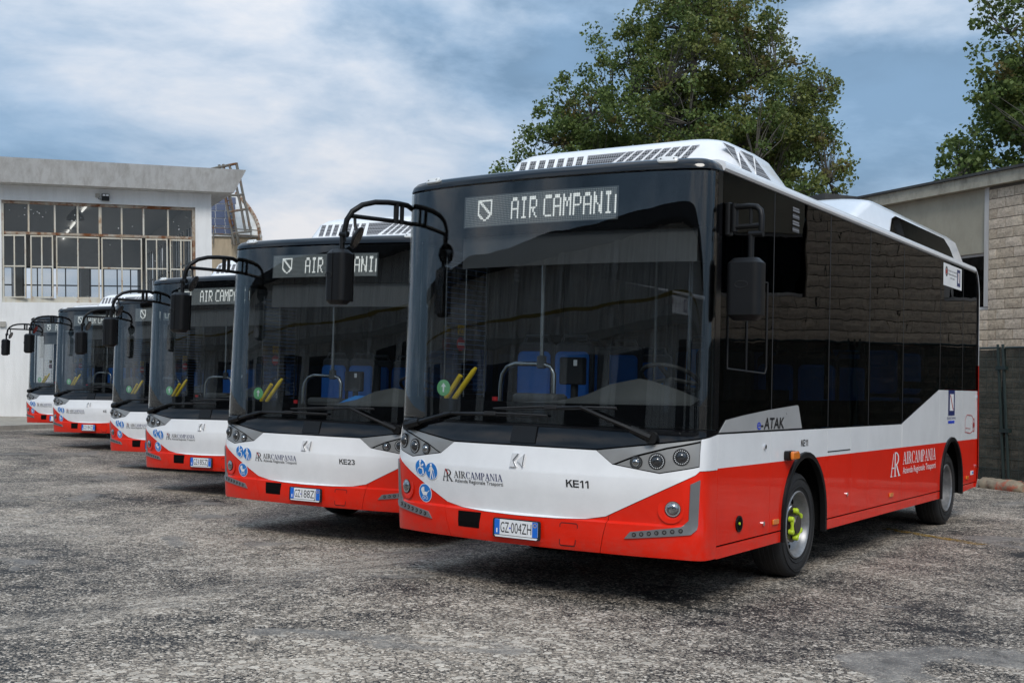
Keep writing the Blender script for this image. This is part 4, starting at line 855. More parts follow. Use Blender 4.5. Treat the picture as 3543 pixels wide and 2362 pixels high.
    for (a, b, c, d) in ((1.16, 1.30, 1.24, 1.22), (1.40, 1.56, 1.34, 1.34), (1.72, 1.80, 1.62, 1.45), (1.62, 1.84, 1.70, 1.60)): pass
    for P in ([(1.10, .95), (1.32, .95), (1.30, .1)], [(1.30, .0), (1.38, .85), (1.52, .0)], [(1.44, .95), (1.70, .95), (1.62, .2)], [(1.60, .0), (1.72, .9), (1.92, .0)]): slot(P, AS, ac)
    bp = loft([(3.05, 1.125, 3.45, 8.60, .25), (3.10, 1.115, 3.65, 8.55, .3), (3.34, 1.075, 4.30, 8.30, .3), (3.395, 1.02, 4.50, 8.15, .3), (3.425, .92, 4.75, 8.0, .25), (3.435, .7, 5.0, 7.8, .2)], 'white').obj('battery_pod', root, 30)
    def BS(y, t, o=0): return Vector((1.115 - .04*t, y, 3.10 + .24*t)) + Vector((.985, 0, .16))*o
    patch([(5.05, 0.06), (7.74, 0.06), (7.62, .55), (7.40, .92), (5.36, .92), (5.22, .75)], BS, 'pod_glass', [], [.4], off=.006, th=.004).obj('pod_window', bp)
    XF[0] = None
    return dict(bumper=b0, corners=bcs, panel=fp, cowl=ck, screen=ws)

def bus_fittings(root, P):
    # mirror on the kerb side (long double arm), local coordinates
    XF[0] = lambda v: (v[0] - .055, v[1] + .065, v[2] + .008)
    mb = MB(); top = [(-1.212, .33, 2.80), (-1.208, .26, 2.83), (-1.205, .18, 2.853), (-1.20, .08, 2.852), (-1.205, -.05, 2.845), (-1.235, -.17, 2.832), (-1.275, -.27, 2.80), (-1.315, -.335, 2.745), (-1.345, -.36, 2.68), (-1.365, -.36, 2.60), (-1.37, -.36, 2.575)]
    mb.tube(top, .021, 'black_plastic', 10); mb.tube([(-1.212, .33, 2.715), (-1.205, .12, 2.716), (-1.335, -.355, 2.712)], .017, 'black_plastic', 8)
    for y, x in ((.04, -1.20), (.11, -1.20)): mb.tube([(x, y, 2.70), (x, y, 2.86)], .021 if y < .1 else .017, 'black_plastic', 8)
    mb.rbox((-1.232, .27, 2.69), (-1.19, .36, 2.83), .015, 'black_plastic', 2)
    mb.tube([(-1.40, -.36, 2.572), (-1.335, -.36, 2.572)], .024, 'black_plastic', 10); mb.tube([(-1.385, -.36, 2.58), (-1.385, -.36, 2.42)], .020, 'black_plastic', 10)
    mb.tube([(-1.345, -.37, 2.60), (-1.315, -.40, 2.56), (-1.325, -.39, 2.52), (-1.375, -.365, 2.50)], .005, 'black_plastic', 5)
    mb.tube([(-1.32, -.30, 2.71), (-1.315, -.30, 2.64), (-1.29, -.31, 2.60)], .012, 'black_plastic', 6); arm = mb.obj('mirror_arm', root, 40)
    mb = MB(); mb.rbox((-1.475, -.455, 2.045), (-1.295, -.31, 2.455), .045, 'black_plastic', 2, 5, .03)
    mb.box((-1.465, -.31, 2.07), (-1.305, -.305, 2.43), 'chrome'); mb.add([(-1.4, -.4563, 2.2455)]*0, [], 'matte_black')
    ring = [(-1.425 + .032*math.cos(t), -.456, 2.262 + .022*math.sin(t)) for t in [2*math.pi*k/18 for k in range(19)]]; mb.tube(ring, .003, 'matte_black', 5, caps=False)
    mb.tube([(-1.388, -.457, 2.06), (-1.388, -.457, 2.44)], .0022, 'void_black', 4); mb.obj('mirror_housing', arm, 40)
    mb = MB(); c = Vector((-1.275, -.315, 2.545)); rot = Vector((.80, .40, -.42)).to_track_quat('Y', 'Z').to_matrix()
    for (r0, h) in ((0, 0),): pass
    n = 24; rings = [(.0, -.035), (.05, -.03), (.085, -.012), (.09, .0), (.084, .006), (.0, .006)]
    vs = [c + rot @ Vector((r*math.cos(2*math.pi*k/n), h, r*math.sin(2*math.pi*k/n))) for r, h in rings for k in range(n)]
    mb.add(vs, [(i*n+k, i*n+(k+1) % n, (i+1)*n+(k+1) % n, (i+1)*n+k) for i in range(len(rings)-2) for k in range(n)], 'black_plastic'); mb.add(vs[4*n:5*n], [tuple(range(n))], 'lens_dark'); mb.obj('round_mirror', arm, 40)
    # driver's mirror on the side
    XF[0] = lambda v: (v[0] + .066, v[1] - .14, v[2] - .01)
    mb = MB(); mb.rbox((1.219, .63, 2.545), (1.262, .70, 2.77), .015, 'black_plastic', 2); mb.tube([(1.285, .655, 2.57), (1.285, .655, 2.76)], .026, 'black_plastic', 10)
    mb.tube([(1.29, .65, 2.735), (1.40, .635, 2.735), (1.45, .63, 2.728), (1.482, .625, 2.70), (1.492, .62, 2.66), (1.492, .62, 2.56)], .020, 'black_plastic', 10); mb.tube([(1.29, .65, 2.60), (1.49, .625, 2.60)], .017, 'black_plastic', 8); mb.tube([(1.41, .635, 2.60), (1.41, .635, 2.73)], .012, 'black_plastic', 8)
    mb.tube([(1.405, .62, 2.545), (1.505, .62, 2.545)], .022, 'black_plastic', 10); mb.tube([(1.42, .62, 2.55), (1.42, .62, 2.35)], .021, 'black_plastic', 10); arm = mb.obj('mirror_arm', root, 40)
    mb = MB(); mb.rbox((1.29, .50, 1.965), (1.525, .66, 2.38), .05, 'black_plastic', 2, 5, .035)
    ring = [(1.405 + .045*math.cos(t), .499, 2.20 + .022*math.sin(t)) for t in [2*math.pi*k/20 for k in range(21)]]; mb.tube(ring, .003, 'matte_black', 5, caps=False)
    mb.box((1.31, .66, 2.0), (1.505, .664, 2.35), 'chrome'); mb.obj('mirror_housing', arm, 40)
    XF[0] = None
    # wipers
    for (pv, el, b0, b1) in (((.962, 1.165), (.465, 1.352), (-.246, 1.318), (.715, 1.352)), ((-1.085, 1.165), (-.619, 1.272), (-.729, 1.268), (.203, 1.282))):
        mb = MB(); a = FX(pv[0], pv[1], .045); e = FX(el[0], el[1], .05); q = FX(el[0]*.5 + pv[0]*.5, el[1]*.5 + pv[1]*.5, .06)
        mb.tube([FX(pv[0], pv[1], -.01), a + (a - FX(pv[0], pv[1], 0))*.3], .042, 'black_plastic', 14)
        k = .28; m1 = a.lerp(e, k)
        mb.tube([a, m1], [.030, .026], 'black_plastic', 8); mb.tube([m1, q.lerp(e, .3), e], [.016, .015, .013], 'black_plastic', 8)
        mid = FX(b0[0]*.5 + b1[0]*.5, b0[1]*.5 + b1[1]*.5, .04); mb.tube([e, mid], .011, 'black_plastic', 6)
        wp = mb.obj('wiper', root, 40)
        mb = MB(); pts = [FX(b0[0] + (b1[0]-b0[0])*t, b0[1] + (b1[1]-b0[1])*t + .010*math.sin(math.pi*t), .024 + .014*math.sin(math.pi*t)) for t in frange(0, 1, .1)]
        mb.tube(pts, .0085, 'matte_black', 6); mb.tube([FX(b0[0] + (b1[0]-b0[0])*t, b0[1] + (b1[1]-b0[1])*t - .008, .009) for t in frange(0, 1, .1)], .004, 'rubber', 5)
        mb.rbox((mid.x-.05, mid.y-.012, mid.z-.006), (mid.x+.05, mid.y+.012, mid.z+.022), .008, 'matte_black', 2); mb.obj('blade', wp, 40)
    # front livery
    fp = P['panel']
    mb = MB(); place2d(mb, serif('AIR', .050, .115), FX, 'ink_black', (-.572, .808), .003); mb.obj('lettering', fp)
    mb = MB(); place2d(mb, serif('CAMPANIA', .050, .330), FX, 'ink_navy', (-.455, .808), .003); mb.obj('lettering', fp)
    mb = MB(); place2d(mb, fit_width(text2d('Azienda Regionale Trasporti', .026, bold=.004), .442), FX, 'ink_black', (-.567, .776), .003); mb.obj('lettering', fp)
    mb = MB(); place2d(mb, ar_mark(.088, .10), FX, 'ink_black', (-.688, .778), .003); stroke2d((-.655, .866), (-.628, .832), .010, FX, .0045, 'ink_red', mb); mb.obj('monogram', fp)
    mb = MB()
    K1 = [(-.046, 1.013), (.006, 1.013), (-.033, .965), (-.006, .920), (-.060, .920)]; K2 = [(-.002, .965), (.056, 1.012), (.048, .922), (.030, .945)]
    for Kp in (K1, K2):
        n = len(Kp); mb.add([FX(a, b, .002) for a, b in Kp] + [FX(a, b, .016) for a, b in Kp], [tuple(range(n, 2*n))] + [(i, (i+1) % n, n+(i+1) % n, n+i) for i in range(n)], 'emblem_white')
    for q0, q1 in (((.006, 1.013), (-.033, .965)), ((-.033, .965), (-.006, .920)), ((.056, 1.012), (.048, .922))): stroke2d(q0, q1, .006, FX, .0172, 'ink_black', mb)
    mb.obj('emblem', fp)
    def sticker(c, r, draw, par):
        mb = MB(); cyl_disc(c, r, FX, .002, .0035, 'ink_white', mb, 28); cyl_disc(c, r*.93, FX, .0036, .0045, 'sign_blue', mb, 28); draw(mb, c, r); mb.obj('pictogram_sticker', par)
    W = 'ink_white'
    def wheelchair(mb, c, r):
        disc((c[0]-.004, c[1]+.048), .011, FX, .006, W, mb, 12); stroke2d((c[0]-.006, c[1]+.035), (c[0]-.002, c[1]-.005), .014, FX, .006, W, mb); stroke2d((c[0]-.002, c[1]+.0), (c[0]+.028, c[1]-.004), .011, FX, .0063, W, mb); stroke2d((c[0]+.026, c[1]), (c[0]+.034, c[1]-.045), .010, FX, .0066, W, mb); stroke2d((c[0]-.004, c[1]+.02), (c[0]+.026, c[1]+.016), .008, FX, .0069, W, mb); ring2d((c[0]-.006, c[1]-.026), .032, .026, FX, .0055, W, mb)
    def walker(mb, c, r):
        disc((c[0], c[1]+.046), .011, FX, .006, W, mb, 12); stroke2d((c[0], c[1]+.034), (c[0], c[1]-.008), .022, FX, .006, W, mb); stroke2d((c[0]-.004, c[1]-.006), (c[0]-.016, c[1]-.058), .010, FX, .0063, W, mb); stroke2d((c[0]+.004, c[1]-.006), (c[0]+.016, c[1]-.058), .010, FX, .0066, W, mb); stroke2d((c[0]-.008, c[1]+.03), (c[0]-.026, c[1]-.004), .008, FX, .0069, W, mb); stroke2d((c[0]+.008, c[1]+.03), (c[0]+.026, c[1]+.002), .008, FX, .0072, W, mb); stroke2d((c[0]+.026, c[1]), (c[0]+.036, c[1]-.055), .004, FX, .0075, W, mb)
    def pram(mb, c, r):
        P_ = [(c[0]-.04, c[1]+.012), (c[0]+.03, c[1]+.008), (c[0]+.018, c[1]-.018), (c[0]-.022, c[1]-.018)]; poly2d(P_, FX, .006, W, mb); poly2d([(c[0]-.042, c[1]+.013), (c[0]-.004, c[1]+.012)] + [(c[0]-.01 + .034*math.cos(t), c[1]+.012 + .034*math.sin(t)) for t in [R_(a) for a in (80, 105, 130, 155)]], FX, .0063, W, mb)
        for dx in (-.018, .016): ring2d((c[0]+dx, c[1]-.036), .013, .009, FX, .006, W, mb)
        stroke2d((c[0]+.028, c[1]+.006), (c[0]+.05, c[1]+.022), .005, FX, .0066, W, mb)
    sticker((-.920, .856), .064, wheelchair, fp); sticker((-.801, .838), .066, walker, fp); sticker((-.886, .670), .070, pram, P['corners'][1])
    # side livery, driver's side
    S = side(1); XF[0] = body_xf
    mb = patch([(.624, 1.198), (.740, 1.282), (1.05, 1.312), (1.518, 1.347), (2.145, 1.383), (2.17, 1.375), (2.255, 1.200)], S, 'silver_light', [], [], off=.006, th=.0055); tp = mb.obj('trim_panel', root)
    mb = MB(); place2d(mb, fit_width(text2d('ATAK', .082, bold=.02, shear=.12), .42), S, 'ink_black', (1.43, 1.208), .0085); place2d(mb, fit_width(text2d('-', .082, bold=.01), .045), S, 'ink_black', (1.375, 1.205), .0085); mb.obj('lettering', tp)
    mb = MB(); place2d(mb, fit_width(text2d('e', .082, bold=.006), .07), S, 'ink_blue', (1.30, 1.206), .0085); mb.obj('lettering', tp)
    sp = [o for o in root.children if o.name.startswith('side_panel')]
    mb = MB(); place2d(mb, serif('AIRCAMPANIA', .125, 1.31), S, 'ink_white', (5.23, .780), .003); mb.obj('lettering', root)
    mb = MB(); place2d(mb, fit_width(text2d('Azienda Regionale Trasporti', .066, bold=.003), 1.31), S, 'ink_white', (5.23, .688), .003); mb.obj('lettering', root)
    mb = MB(); place2d(mb, ar_mark(.24, .33), S, 'ink_white', (4.79, .673), .003); mb.obj('monogram', root)
    mb = MB(); V = lambda a, b, o=0: S(a, b, o); poly2d([(7.09, 1.255), (7.39, 1.255), (7.39, 1.545), (7.09, 1.545)], V, .003, 'ink_navy', mb); poly2d([(7.15, 1.31), (7.33, 1.31), (7.33, 1.50), (7.15, 1.50)], V, .0042, 'ink_white', mb); stroke2d((7.17, 1.49), (7.31, 1.32), .025, V, .0052, 'ink_red', mb); poly2d([(7.09, 1.165), (7.39, 1.165), (7.39, 1.195), (7.09, 1.195)], V, .003, 'ink_blue', mb); place2d(mb, fit_width(text2d('REGIONE CAMPANIA', .03), .40), V, 'ink_navy', (7.04, 1.21), .003); mb.obj('crest_sticker', root)
    mb = MB(); pts = [(7.93, 1.05), (7.93, 1.20), (8.02, 1.255), (8.28, 1.245), (8.36, 1.20), (8.36, 1.06), (8.20, 1.03)]
    for i in range(len(pts)): stroke2d(pts[i], pts[(i+1) % len(pts)], .008, V, .003 + .0002*i, 'ink_red', mb)
    ring2d((8.38, 1.13), .085, .073, lambda a, b, o=0: V(8.38 + (a-8.38)*.7, b, o), .005, 'ink_red', mb); stroke2d((7.95, 1.10), (8.2, 1.085), .006, V, .0052, 'ink_red', mb); disc((8.38, 1.13), .035, V, .0055, 'ink_red', mb, 12); mb.obj('bus_drawing_sticker', root)
    mb = MB(); poly2d([(6.78, 2.725), (7.655, 2.725), (7.655, 2.979), (6.78, 2.979)], V, .0035, 'ink_white', mb); poly2d([(7.42, 2.76), (7.58, 2.76), (7.58, 2.955), (7.42, 2.955)], V, .0045, 'ink_navy', mb); poly2d([(7.46, 2.80), (7.54, 2.80), (7.54, 2.92), (7.46, 2.92)], V, .0053, 'ink_white', mb); stroke2d((7.47, 2.91), (7.53, 2.81), .012, V, .006, 'ink_red', mb); ring2d((6.92, 2.89), .058, .036, V, .0045, 'ink_black', mb, 16); disc((6.92, 2.89), .03, V, .0047, 'ink_red', mb, 10)
    for i, tx in enumerate(('Finanziato con risorse del', 'Ministero delle Infrastrutture', 'e dei Trasporti')): place2d(mb, fit_width(text2d(tx, .022), .40 if i < 2 else .22), V, 'ink_black', (7.0 if i < 2 else 7.09, 2.90 - .04*i), .0045)
    mb.obj('funding_plaque', root)
    for (y, z) in ((1.471, 1.075), (1.461, .507), (3.432, .598), (8.54, 1.47), (8.5, .62)):
        mb = MB(); cyl_disc((y, z), .018, S, 0, .012, 'chrome', mb, 12); mb.obj('lock', root, 30)
    mb = MB(); mb.rbox((1.219, 1.875, .957), (1.255, 2.045, 1.03), .014, 'black_plastic', 0, 3, .004); mb.rbox((1.256, 1.895, .962), (1.285, 2.045, 1.028), .014, 'amber', 0, 3, .01); mb.obj('turn_signal', root, 30)
    for (y, z) in ((1.71, .50), (4.81, .503), (8.05, .50)):
        mb = MB(); mb.rbox((1.219, y-.06, z-.02), (1.230, y+.06, z+.02), .006, 'amber', 0, 2, .003); mb.obj('side_marker', root, 30)
    mb = MB(); cyl_disc((1.0, .545), .058, S, .001, .010, 'black_plastic', mb, 24); cyl_disc((1.0, .545), .046, S, .0101, .0108, 'void_black', mb, 20); cyl_disc((.985, .548), .010, S, .011, .018, 'lime', mb, 10); mb.obj('filler_port', root, 30)
    mb = MB(); mb.box((1.2185, 2.91, .984), (1.221, 3.52, .992), 'void_black'); mb.obj('flap_slot', root)
    mb = MB()
    for k in range(4):
        z = 2.936 - .053*k; poly2d([(1.975, z-.030), (2.12, z-.030), (2.13, z-.022), (2.115, z+.004), (1.985, z+.006), (1.972, z)], V, .0035, 'grille_mesh', mb)
    mb.obj('air_vent', root)
    # driver's sliding window frame
    mb = MB(); pts = [(.74, 1.64), (1.44, 1.62), (1.47, 1.66), (1.47, 2.30), (.74, 2.30)]
    for i in range(len(pts)): a, b = pts[i], pts[(i+1) % len(pts)]; mb.tube([S(*a, .003), S(*b, .003)], .006, 'matte_black', 5)
    mb.tube([S(1.08, 1.62, .003), S(1.08, 2.30, .003)], .007, 'matte_black', 5); mb.obj('sliding_window_frame', root)
    mb = MB(); mb.box((1.2185, 8.24, .52), (1.2205, 8.40, .57), 'ink_white'); mb.box((1.2206, 8.33, .53), (1.2212, 8.39, .56), 'sign_blue'); mb.obj('charge_sticker', root); XF[0] = None

def unique(root, P, plate, fleet, screen=6):
    b0 = P['bumper']; PL = lambda a, b, o=0: Vector((a, -.012 - o + FX(0, .49, 0).y, b))
    mb = MB()
    fr = rring(-.195, .195, .422, .556, .016, 4); n = len(fr); mb.add([PL(a, b, .0) for a, b in fr] + [PL(a, b, .014) for a, b in fr], [tuple(range(n))[::-1], tuple(range(n, 2*n))] + [(i, (i+1) % n, n+(i+1) % n, n+i) for i in range(n)], 'matte_black')
    lp = mb.obj('license_plate', root)
    mb = MB(); mb.add([PL(a, b, .0155) for a, b in rring(-.18, .18, .442, .549, .008, 3)], [tuple(range(16))], 'plate_white'); poly2d([(-.17, .426), (.17, .426), (.18, .438), (-.18, .438)], PL, .0155, 'plate_white', mb)
    mb.obj('plate_sheet', lp)
    for x0, x1 in ((-.179, -.135), (.135, .179)):
        mb = MB(); poly2d([(x0, .443), (x1, .443), (x1, .548), (x0, .548)], PL, .017, 'plate_blue', mb)
        if x0 > 0: ring2d((.157, .525), .014, .011, PL, .0185, 'sticker_yellow', mb, 16)
        else: stroke2d((-.157, .455), (-.157, .485), .010, PL, .0185, 'ink_white', mb)
        mb.obj('plate_band', lp)
    if plate:
        a, b = plate; mb = MB(); place2d(mb, fit_width(text2d(a, .074, bold=-.004), .070), PL, 'ink_black', (-.128, .459), .017); place2d(mb, fit_width(text2d(b, .074, bold=-.004), .168), PL, 'ink_black', (-.040, .459), .017); disc((-.049, .492), .007, PL, .017, 'ink_blue', mb, 10); o = mb.obj('plate_characters', lp)
    if fleet: mb = MB(); place2d(mb, fleet2d(fleet, .050, .178*len(fleet)/4), FX, 'ink_black', (.385, .808), .003); mb.obj('fleet_number', P['panel'])
    if fleet and len(fleet) == 4:
        S = side(1); XF[0] = body_xf; mb = MB(); place2d(mb, fleet2d(fleet, .052, .17), S, 'ink_black', (2.255, 1.054), .003); mb.obj('fleet_number', root); XF[0] = None

def copy_tree(o, parent):
    c = o.copy(); COL.objects.link(c); c.parent = parent
    for ch in list(o.children): copy_tree(ch, c)
    return c
BUSES = [((0, 0, 0), 0, 0, 'nearest bus, fleet number KE11, its whole right-hand flank in view', ('GZ', '004ZH'), 'KE11'),
         ((-3.58, 1.69, -.13), 5.5, 0.2, 'second nearest bus, fleet number KE23, blue folder on its dashboard', ('GZ', '188ZJ'), 'KE23'),
         ((-7.83, 4.18, -.17), 6.0, -0.9, 'third bus in the row with plate ending 185ZJ, partly hidden behind bus KE23', ('GZ', '185ZJ'), None),
         ((-11.72, 6.62, -.22), 7.0, -1.2, 'fourth bus in the row, only its kerb-side half showing and its plate hidden', None, None),
         ((-16.55, 8.93, -.15), 8.5, -1.2, 'fifth bus in the row with plate ending 184ZJ, in front of the white hall', ('GZ', '184ZJ'), 'KE'),
         ((-21.05, 11.34, -.16), 8.0, -1.2, 'farthest and leftmost bus, white wall showing through its windscreen', None, None)]
proto = empty('bus'); PP = build_bus(proto)
YF, YR = 2.345, 7.25
XF[0] = body_xf
for sx in (1, -1):
    make_wheel(proto, sx, YF); make_wheel(proto, sx, YR, True)
XF[0] = None
bus_fittings(proto, PP)
roots = [proto]
for k in range(1, 6):
    roots.append(copy_tree(proto, None))
def find(root, key):
    for ch in root.children:
        if ch.name.split('.')[0] == key: return ch
for r, (loc, yaw, roll, lab, plate, fleet) in zip(roots, BUSES):
    tag(r, lab, 'bus', 'city buses parked in a slanting row')
    P = dict(bumper=find(r, 'bumper'), panel=find(r, 'front_panel'))
    unique(r, P, plate, fleet)
    r.rotation_mode = 'XYZ'; r.rotation_euler = (0, R_(roll), R_(yaw)); r.location = loc
mb = MB(); mb.add([(.02, .40, 1.372), (.36, .40, 1.372), (.42, .66, 1.46), (.08, .66, 1.46), (.02, .40, 1.368), (.36, .40, 1.368), (.42, .66, 1.456), (.08, .66, 1.456)], [(0,1,2,3), (7,6,5,4), (0,4,5,1), (1,5,6,2), (2,6,7,3), (3,7,4,0)], 'sign_blue')
o = mb.obj('blue_sheet'); o.matrix_world = Matrix.Translation(BUSES[1][0]) @ Matrix.Rotation(R_(5.5), 4, 'Z'); tag(o, 'bright blue folder lying on the dashboard of bus KE23', 'folder')

# ------------------------------------------------------------------ right-hand block building
def frame_m(u, v, org):
    y = Vector(v).cross(Vector(u)); Mx = Matrix((( u[0], y[0], v[0]), (u[1], y[1], v[1]), (u[2], y[2], v[2]))).to_4x4(); Mx.translation = Vector(org); return Mx
AW = R_(57.0); UW = (math.sin(AW), -math.cos(AW), 0)
CP = Vector((4.5067, -6.9516, 1.5049))
def ray_dir(px, py):
    return _R @ Vector(((px - 1771.5)/4093.8, 1, -(py - 1181)/4093.8))
p = CP + ray_dir(3430, 1181)*24; ORG = (p.x, p.y, 0)
blk = empty('block_building', frame_m(UW, (0, 0, 1), ORG)); tag(blk, 'building of rough tan concrete blocks with olive plaster bay, behind the dark fence', 'building')
def make_block(L_, seed):
    r = random.Random(seed); mb = MB(); H, D = .19, .10; nx, nz = 4, 2
    vs = []; 
    for j in range(nz+1):
        for i in range(nx+1):
            edge = i in (0, nx) or j in (0, nz)
            vs.append((L_*i/nx, -(0.0 if edge else .004 + r.random()*.010), H*j/nz))
    fs = [(j*(nx+1)+i, j*(nx+1)+i+1, (j+1)*(nx+1)+i+1, (j+1)*(nx+1)+i) for j in range(nz) for i in range(nx)]
    o = len(vs); vs += [(0, D, 0), (L_, D, 0), (L_, D, H), (0, D, H)]
    c = [0, nx, nz*(nx+1)+nx, nz*(nx+1)]
    fs += [(c[0], o, o+1, c[1]), (c[1], o+1, o+2, c[2]), (c[2], o+2, o+3, c[3]), (c[3], o+3, o, c[0])]
    mb.add(vs, fs, 'block'); return mb
BL = .435
protos = {}
def block_mesh(L_, seed):
    k = (round(L_, 3), seed)
    if k not in protos:
        o = make_block(L_, seed).obj('block', blk); protos[k] = o.data; COL.objects.unlink(o); bpy.data.objects.remove(o)
    return protos[k]
far = MB()
def blocks(u0, u1, z0, z1, near):
    row = 0; z = z0
    while z < z1 - .05:
        u = u0; first = True
        while u < u1 - .02:
            L_ = (BL*.5 if (row % 2 and first) else BL) - .012; first = False
            L_ = min(L_, u1 - u - .006)
            if L_ > .05:
                vis = near(u, z)
                if vis and len([1 for c in BLK]) < 300:
                    o = bpy.data.objects.new('block', block_mesh(L_, random.randint(0, 5))); COL.objects.link(o); o.parent = blk; o.location = (u, 0, z); BLK.append(o)
                else:
                    q = make_block(L_, random.randint(0, 5)); far.add([(a+u, b, c+z) for a, b, c in q.v], q.f, 'block')
            u += L_ + .012
        z += .2047; row += 1
BLK = []
Z0 = -.02
bays = [(-.10, 2.60), (4.85, 7.4), (9.6, 15.0)]         # block piers
blocks(-.10, 2.60, 2.42, 5.72, lambda u, z: u < 1.9); blocks(-2.4, -.10, 2.42, 3.235, lambda u, z: u > -.9)
blocks(4.85, 7.4, 1.6, 5.72, lambda u, z: False); blocks(9.6, 15.0, 1.6, 5.72, lambda u, z: False); blocks(2.6, 4.85, 1.6, 3.235, lambda u, z: False); blocks(7.4, 9.6, 1.6, 3.235, lambda u, z: False)
blocks(-2.4, 2.6, .02, 2.42, lambda u, z: False); blocks(2.6, 15.0, .02, 1.6, lambda u, z: False)
o = far.obj('block_courses', blk); o['kind'] = 'stuff'
mb = MB(); mb.box((-.10, .012, -.3), (2.6, .25, 5.74), 'mortar'); mb.box((4.85, .012, -.3), (7.4, .25, 5.74), 'mortar'); mb.box((9.6, .012, -.3), (15, .25, 5.74), 'mortar')
for a, b in ((-6.2, -.10), (2.6, 4.85), (7.4, 9.6)): mb.box((a, .012, -.3), (b, .25, 3.22), 'mortar')
mb.obj('wall', blk)
for a, b in ((-6.2, -.22), (2.72, 4.73), (7.52, 9.48)):
    mb = MB(); mb.box((a, .05, 4.415), (b, .22, 5.74), 'olive_plaster'); pl = mb.obj('plaster_bay', blk)
    mb = MB(); mb.box((a, .16, 3.30), (b, .17, 4.41), 'side_glass'); wn = mb.obj('window', blk)
    mb = MB(); mb.box((a, .02, 3.235), (b + .115, .20, 3.295), 'frame_pale'); mb.obj('sill', wn)
    mb = MB(); mb.box((a, .10, 4.36), (b, .155, 4.412), 'frame_pale'); mb.obj('lintel', wn)
    mb = MB(); mb.box((b, .0, 3.297), (b + .115, .20, 5.74), 'frame_pale'); mb.obj('jamb', wn)
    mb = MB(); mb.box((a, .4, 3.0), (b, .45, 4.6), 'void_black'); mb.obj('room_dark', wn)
mb = MB(); mb.box((-6.4, -.14, 5.745), (15.2, .30, 5.99), 'fascia'); mb.obj('fascia', blk)
mb = MB(); mb.box((-6.5, -.20, 5.993), (15.3, 9.0, 6.045), 'roof_dark'); mb.obj('roof', blk)
mb = MB(); mb.box((-6.2, .26, -.3), (-6.0, 8.8, 5.9), 'mortar'); mb.box((14.8, .26, -.3), (15.0, 8.8, 5.9), 'mortar'); mb.box((-6.0, 8.6, -.3), (14.8, 8.8, 5.9), 'mortar'); mb.obj('rear_walls', blk)

# fence of shade cloth with leaning double post
fen = empty('mesh_fence', frame_m(UW, (0, 0, 1), (.70, 12.80, 0))); tag(fen, 'temporary fence of dark green shade cloth in front of the block building', 'fence')
joints = [-3.55, 0.0, 3.5, 7.0, 10.5, 14.0]
for a, b in zip(joints[:-1], joints[1:]):
    mb = MB(); nx, nz = 40, 12; vs = []
    for k in (0, 1):
        for j in range(nz+1):
            for i in range(nx+1):
                u = a - .03 + (b-a+.06)*i/nx; t = j/nz
                vs.append((u, .02 + .012*math.sin(u*5+j*.7) + .008*math.sin(u*13) + k*.002, (.17 + .02*math.sin(u*2.1)) + 2.07*t + .012*math.sin(u*6)*t))
    n1 = (nx+1)*(nz+1); fs = []
    for j in range(nz):
        for i in range(nx): q = (j*(nx+1)+i, j*(nx+1)+i+1, (j+1)*(nx+1)+i+1, (j+1)*(nx+1)+i); fs.append(q); fs.append(tuple(n1+t for t in reversed(q)))
    mb.add(vs, fs, 'shade_cloth'); mb.obj('shade_cloth', fen, 60, fixn=False)
    mb = MB()
    for k in range(26): u = a + .06 + (b-a-.12)*k/25; mb.tube([(u, .0, .17), (u, .0, 2.24)], .003, 'post_green', 4, caps=False)
    for k in range(13): z = .18 + 2.05*k/12; mb.tube([(a+.05, -.004, z), (b-.05, -.004, z)], .003, 'post_green', 4, caps=False)
    o = mb.obj('wire_grid', fen); o['kind'] = 'stuff'
    mb = MB(); mb.tube([(a+.05, 0, 2.245), (b-.05, 0, 2.245)], .018, 'post_green', 8); mb.obj('top_rail', fen, 40)
    for e, dz in ((a+.05, .08), (b-.05, .06)):
        ln = -.16 if abs(e) < .2 else 0
        mb = MB(); mb.tube([(e - ln*.6, 0, .10), (e + ln*.35, 0, 2.30)], .022, 'post_green', 8); mb.obj('post', fen, 40)
for z in (.95, 1.93): 
    mb = MB(); mb.box((-.10 + (.06 if z < 1 else -.02), -.03, z-.03), (.10 + (.06 if z < 1 else -.02), .03, z+.03), 'post_green'); mb.obj('clamp', fen)
fm = frame_m(UW, (0, 0, 1), (.70, 12.80, 0))
mb = MB(); r = random.Random(3); prof = []
for i in range(13):
    t = i/12; prof.append((-.40 + .85*t, .14*(1 if .05 < t < .95 else .6) + r.uniform(-.012, .012), .15*(1 if .05 < t < .95 else .6) + r.uniform(-.01, .015)))
vs = []
for (x, hw, hh) in prof:
    for k in range(10):
        t = 2*math.pi*k/10; vs.append((x + r.uniform(-.01, .01), -.02 + hw*math.cos(t)*(1 + r.uniform(-.05, .05)), max(0.0, .085 + hh*.75*math.sin(t))))
mb.add(vs, [(i*10+k, i*10+(k+1) % 10, (i+1)*10+(k+1) % 10, (i+1)*10+k) for i in range(12) for k in range(10)] + [tuple(range(10)), tuple(range(120, 130))], 'foot_wrap' if 'foot_wrap' in MATS else 'concrete')
ft = mb.obj('fence_foot', None, 50); ft.matrix_world = fm; tag(ft, 'beige and red wrapped weight holding down the fence post', 'fence weight')

# low dark roofed shed behind the block building
mb = empty('dark_shed', frame_m(UW, (0, 0, 1), (-10.1, 27.26, 0))); tag(mb, 'dark flat-roofed shed edge just above the bus roof, left of the block building', 'shed'); shed = mb
mb = MB(); mb.box((-1.2, 0, 0), (5.0, 5, 6.46), 'roof_dark'); mb.obj('wall', shed); mb = MB(); mb.box((-1.2, -.5, 6.463), (5.2, 5.4, 6.80), 'roof_dark'); mb.obj('roof', shed)

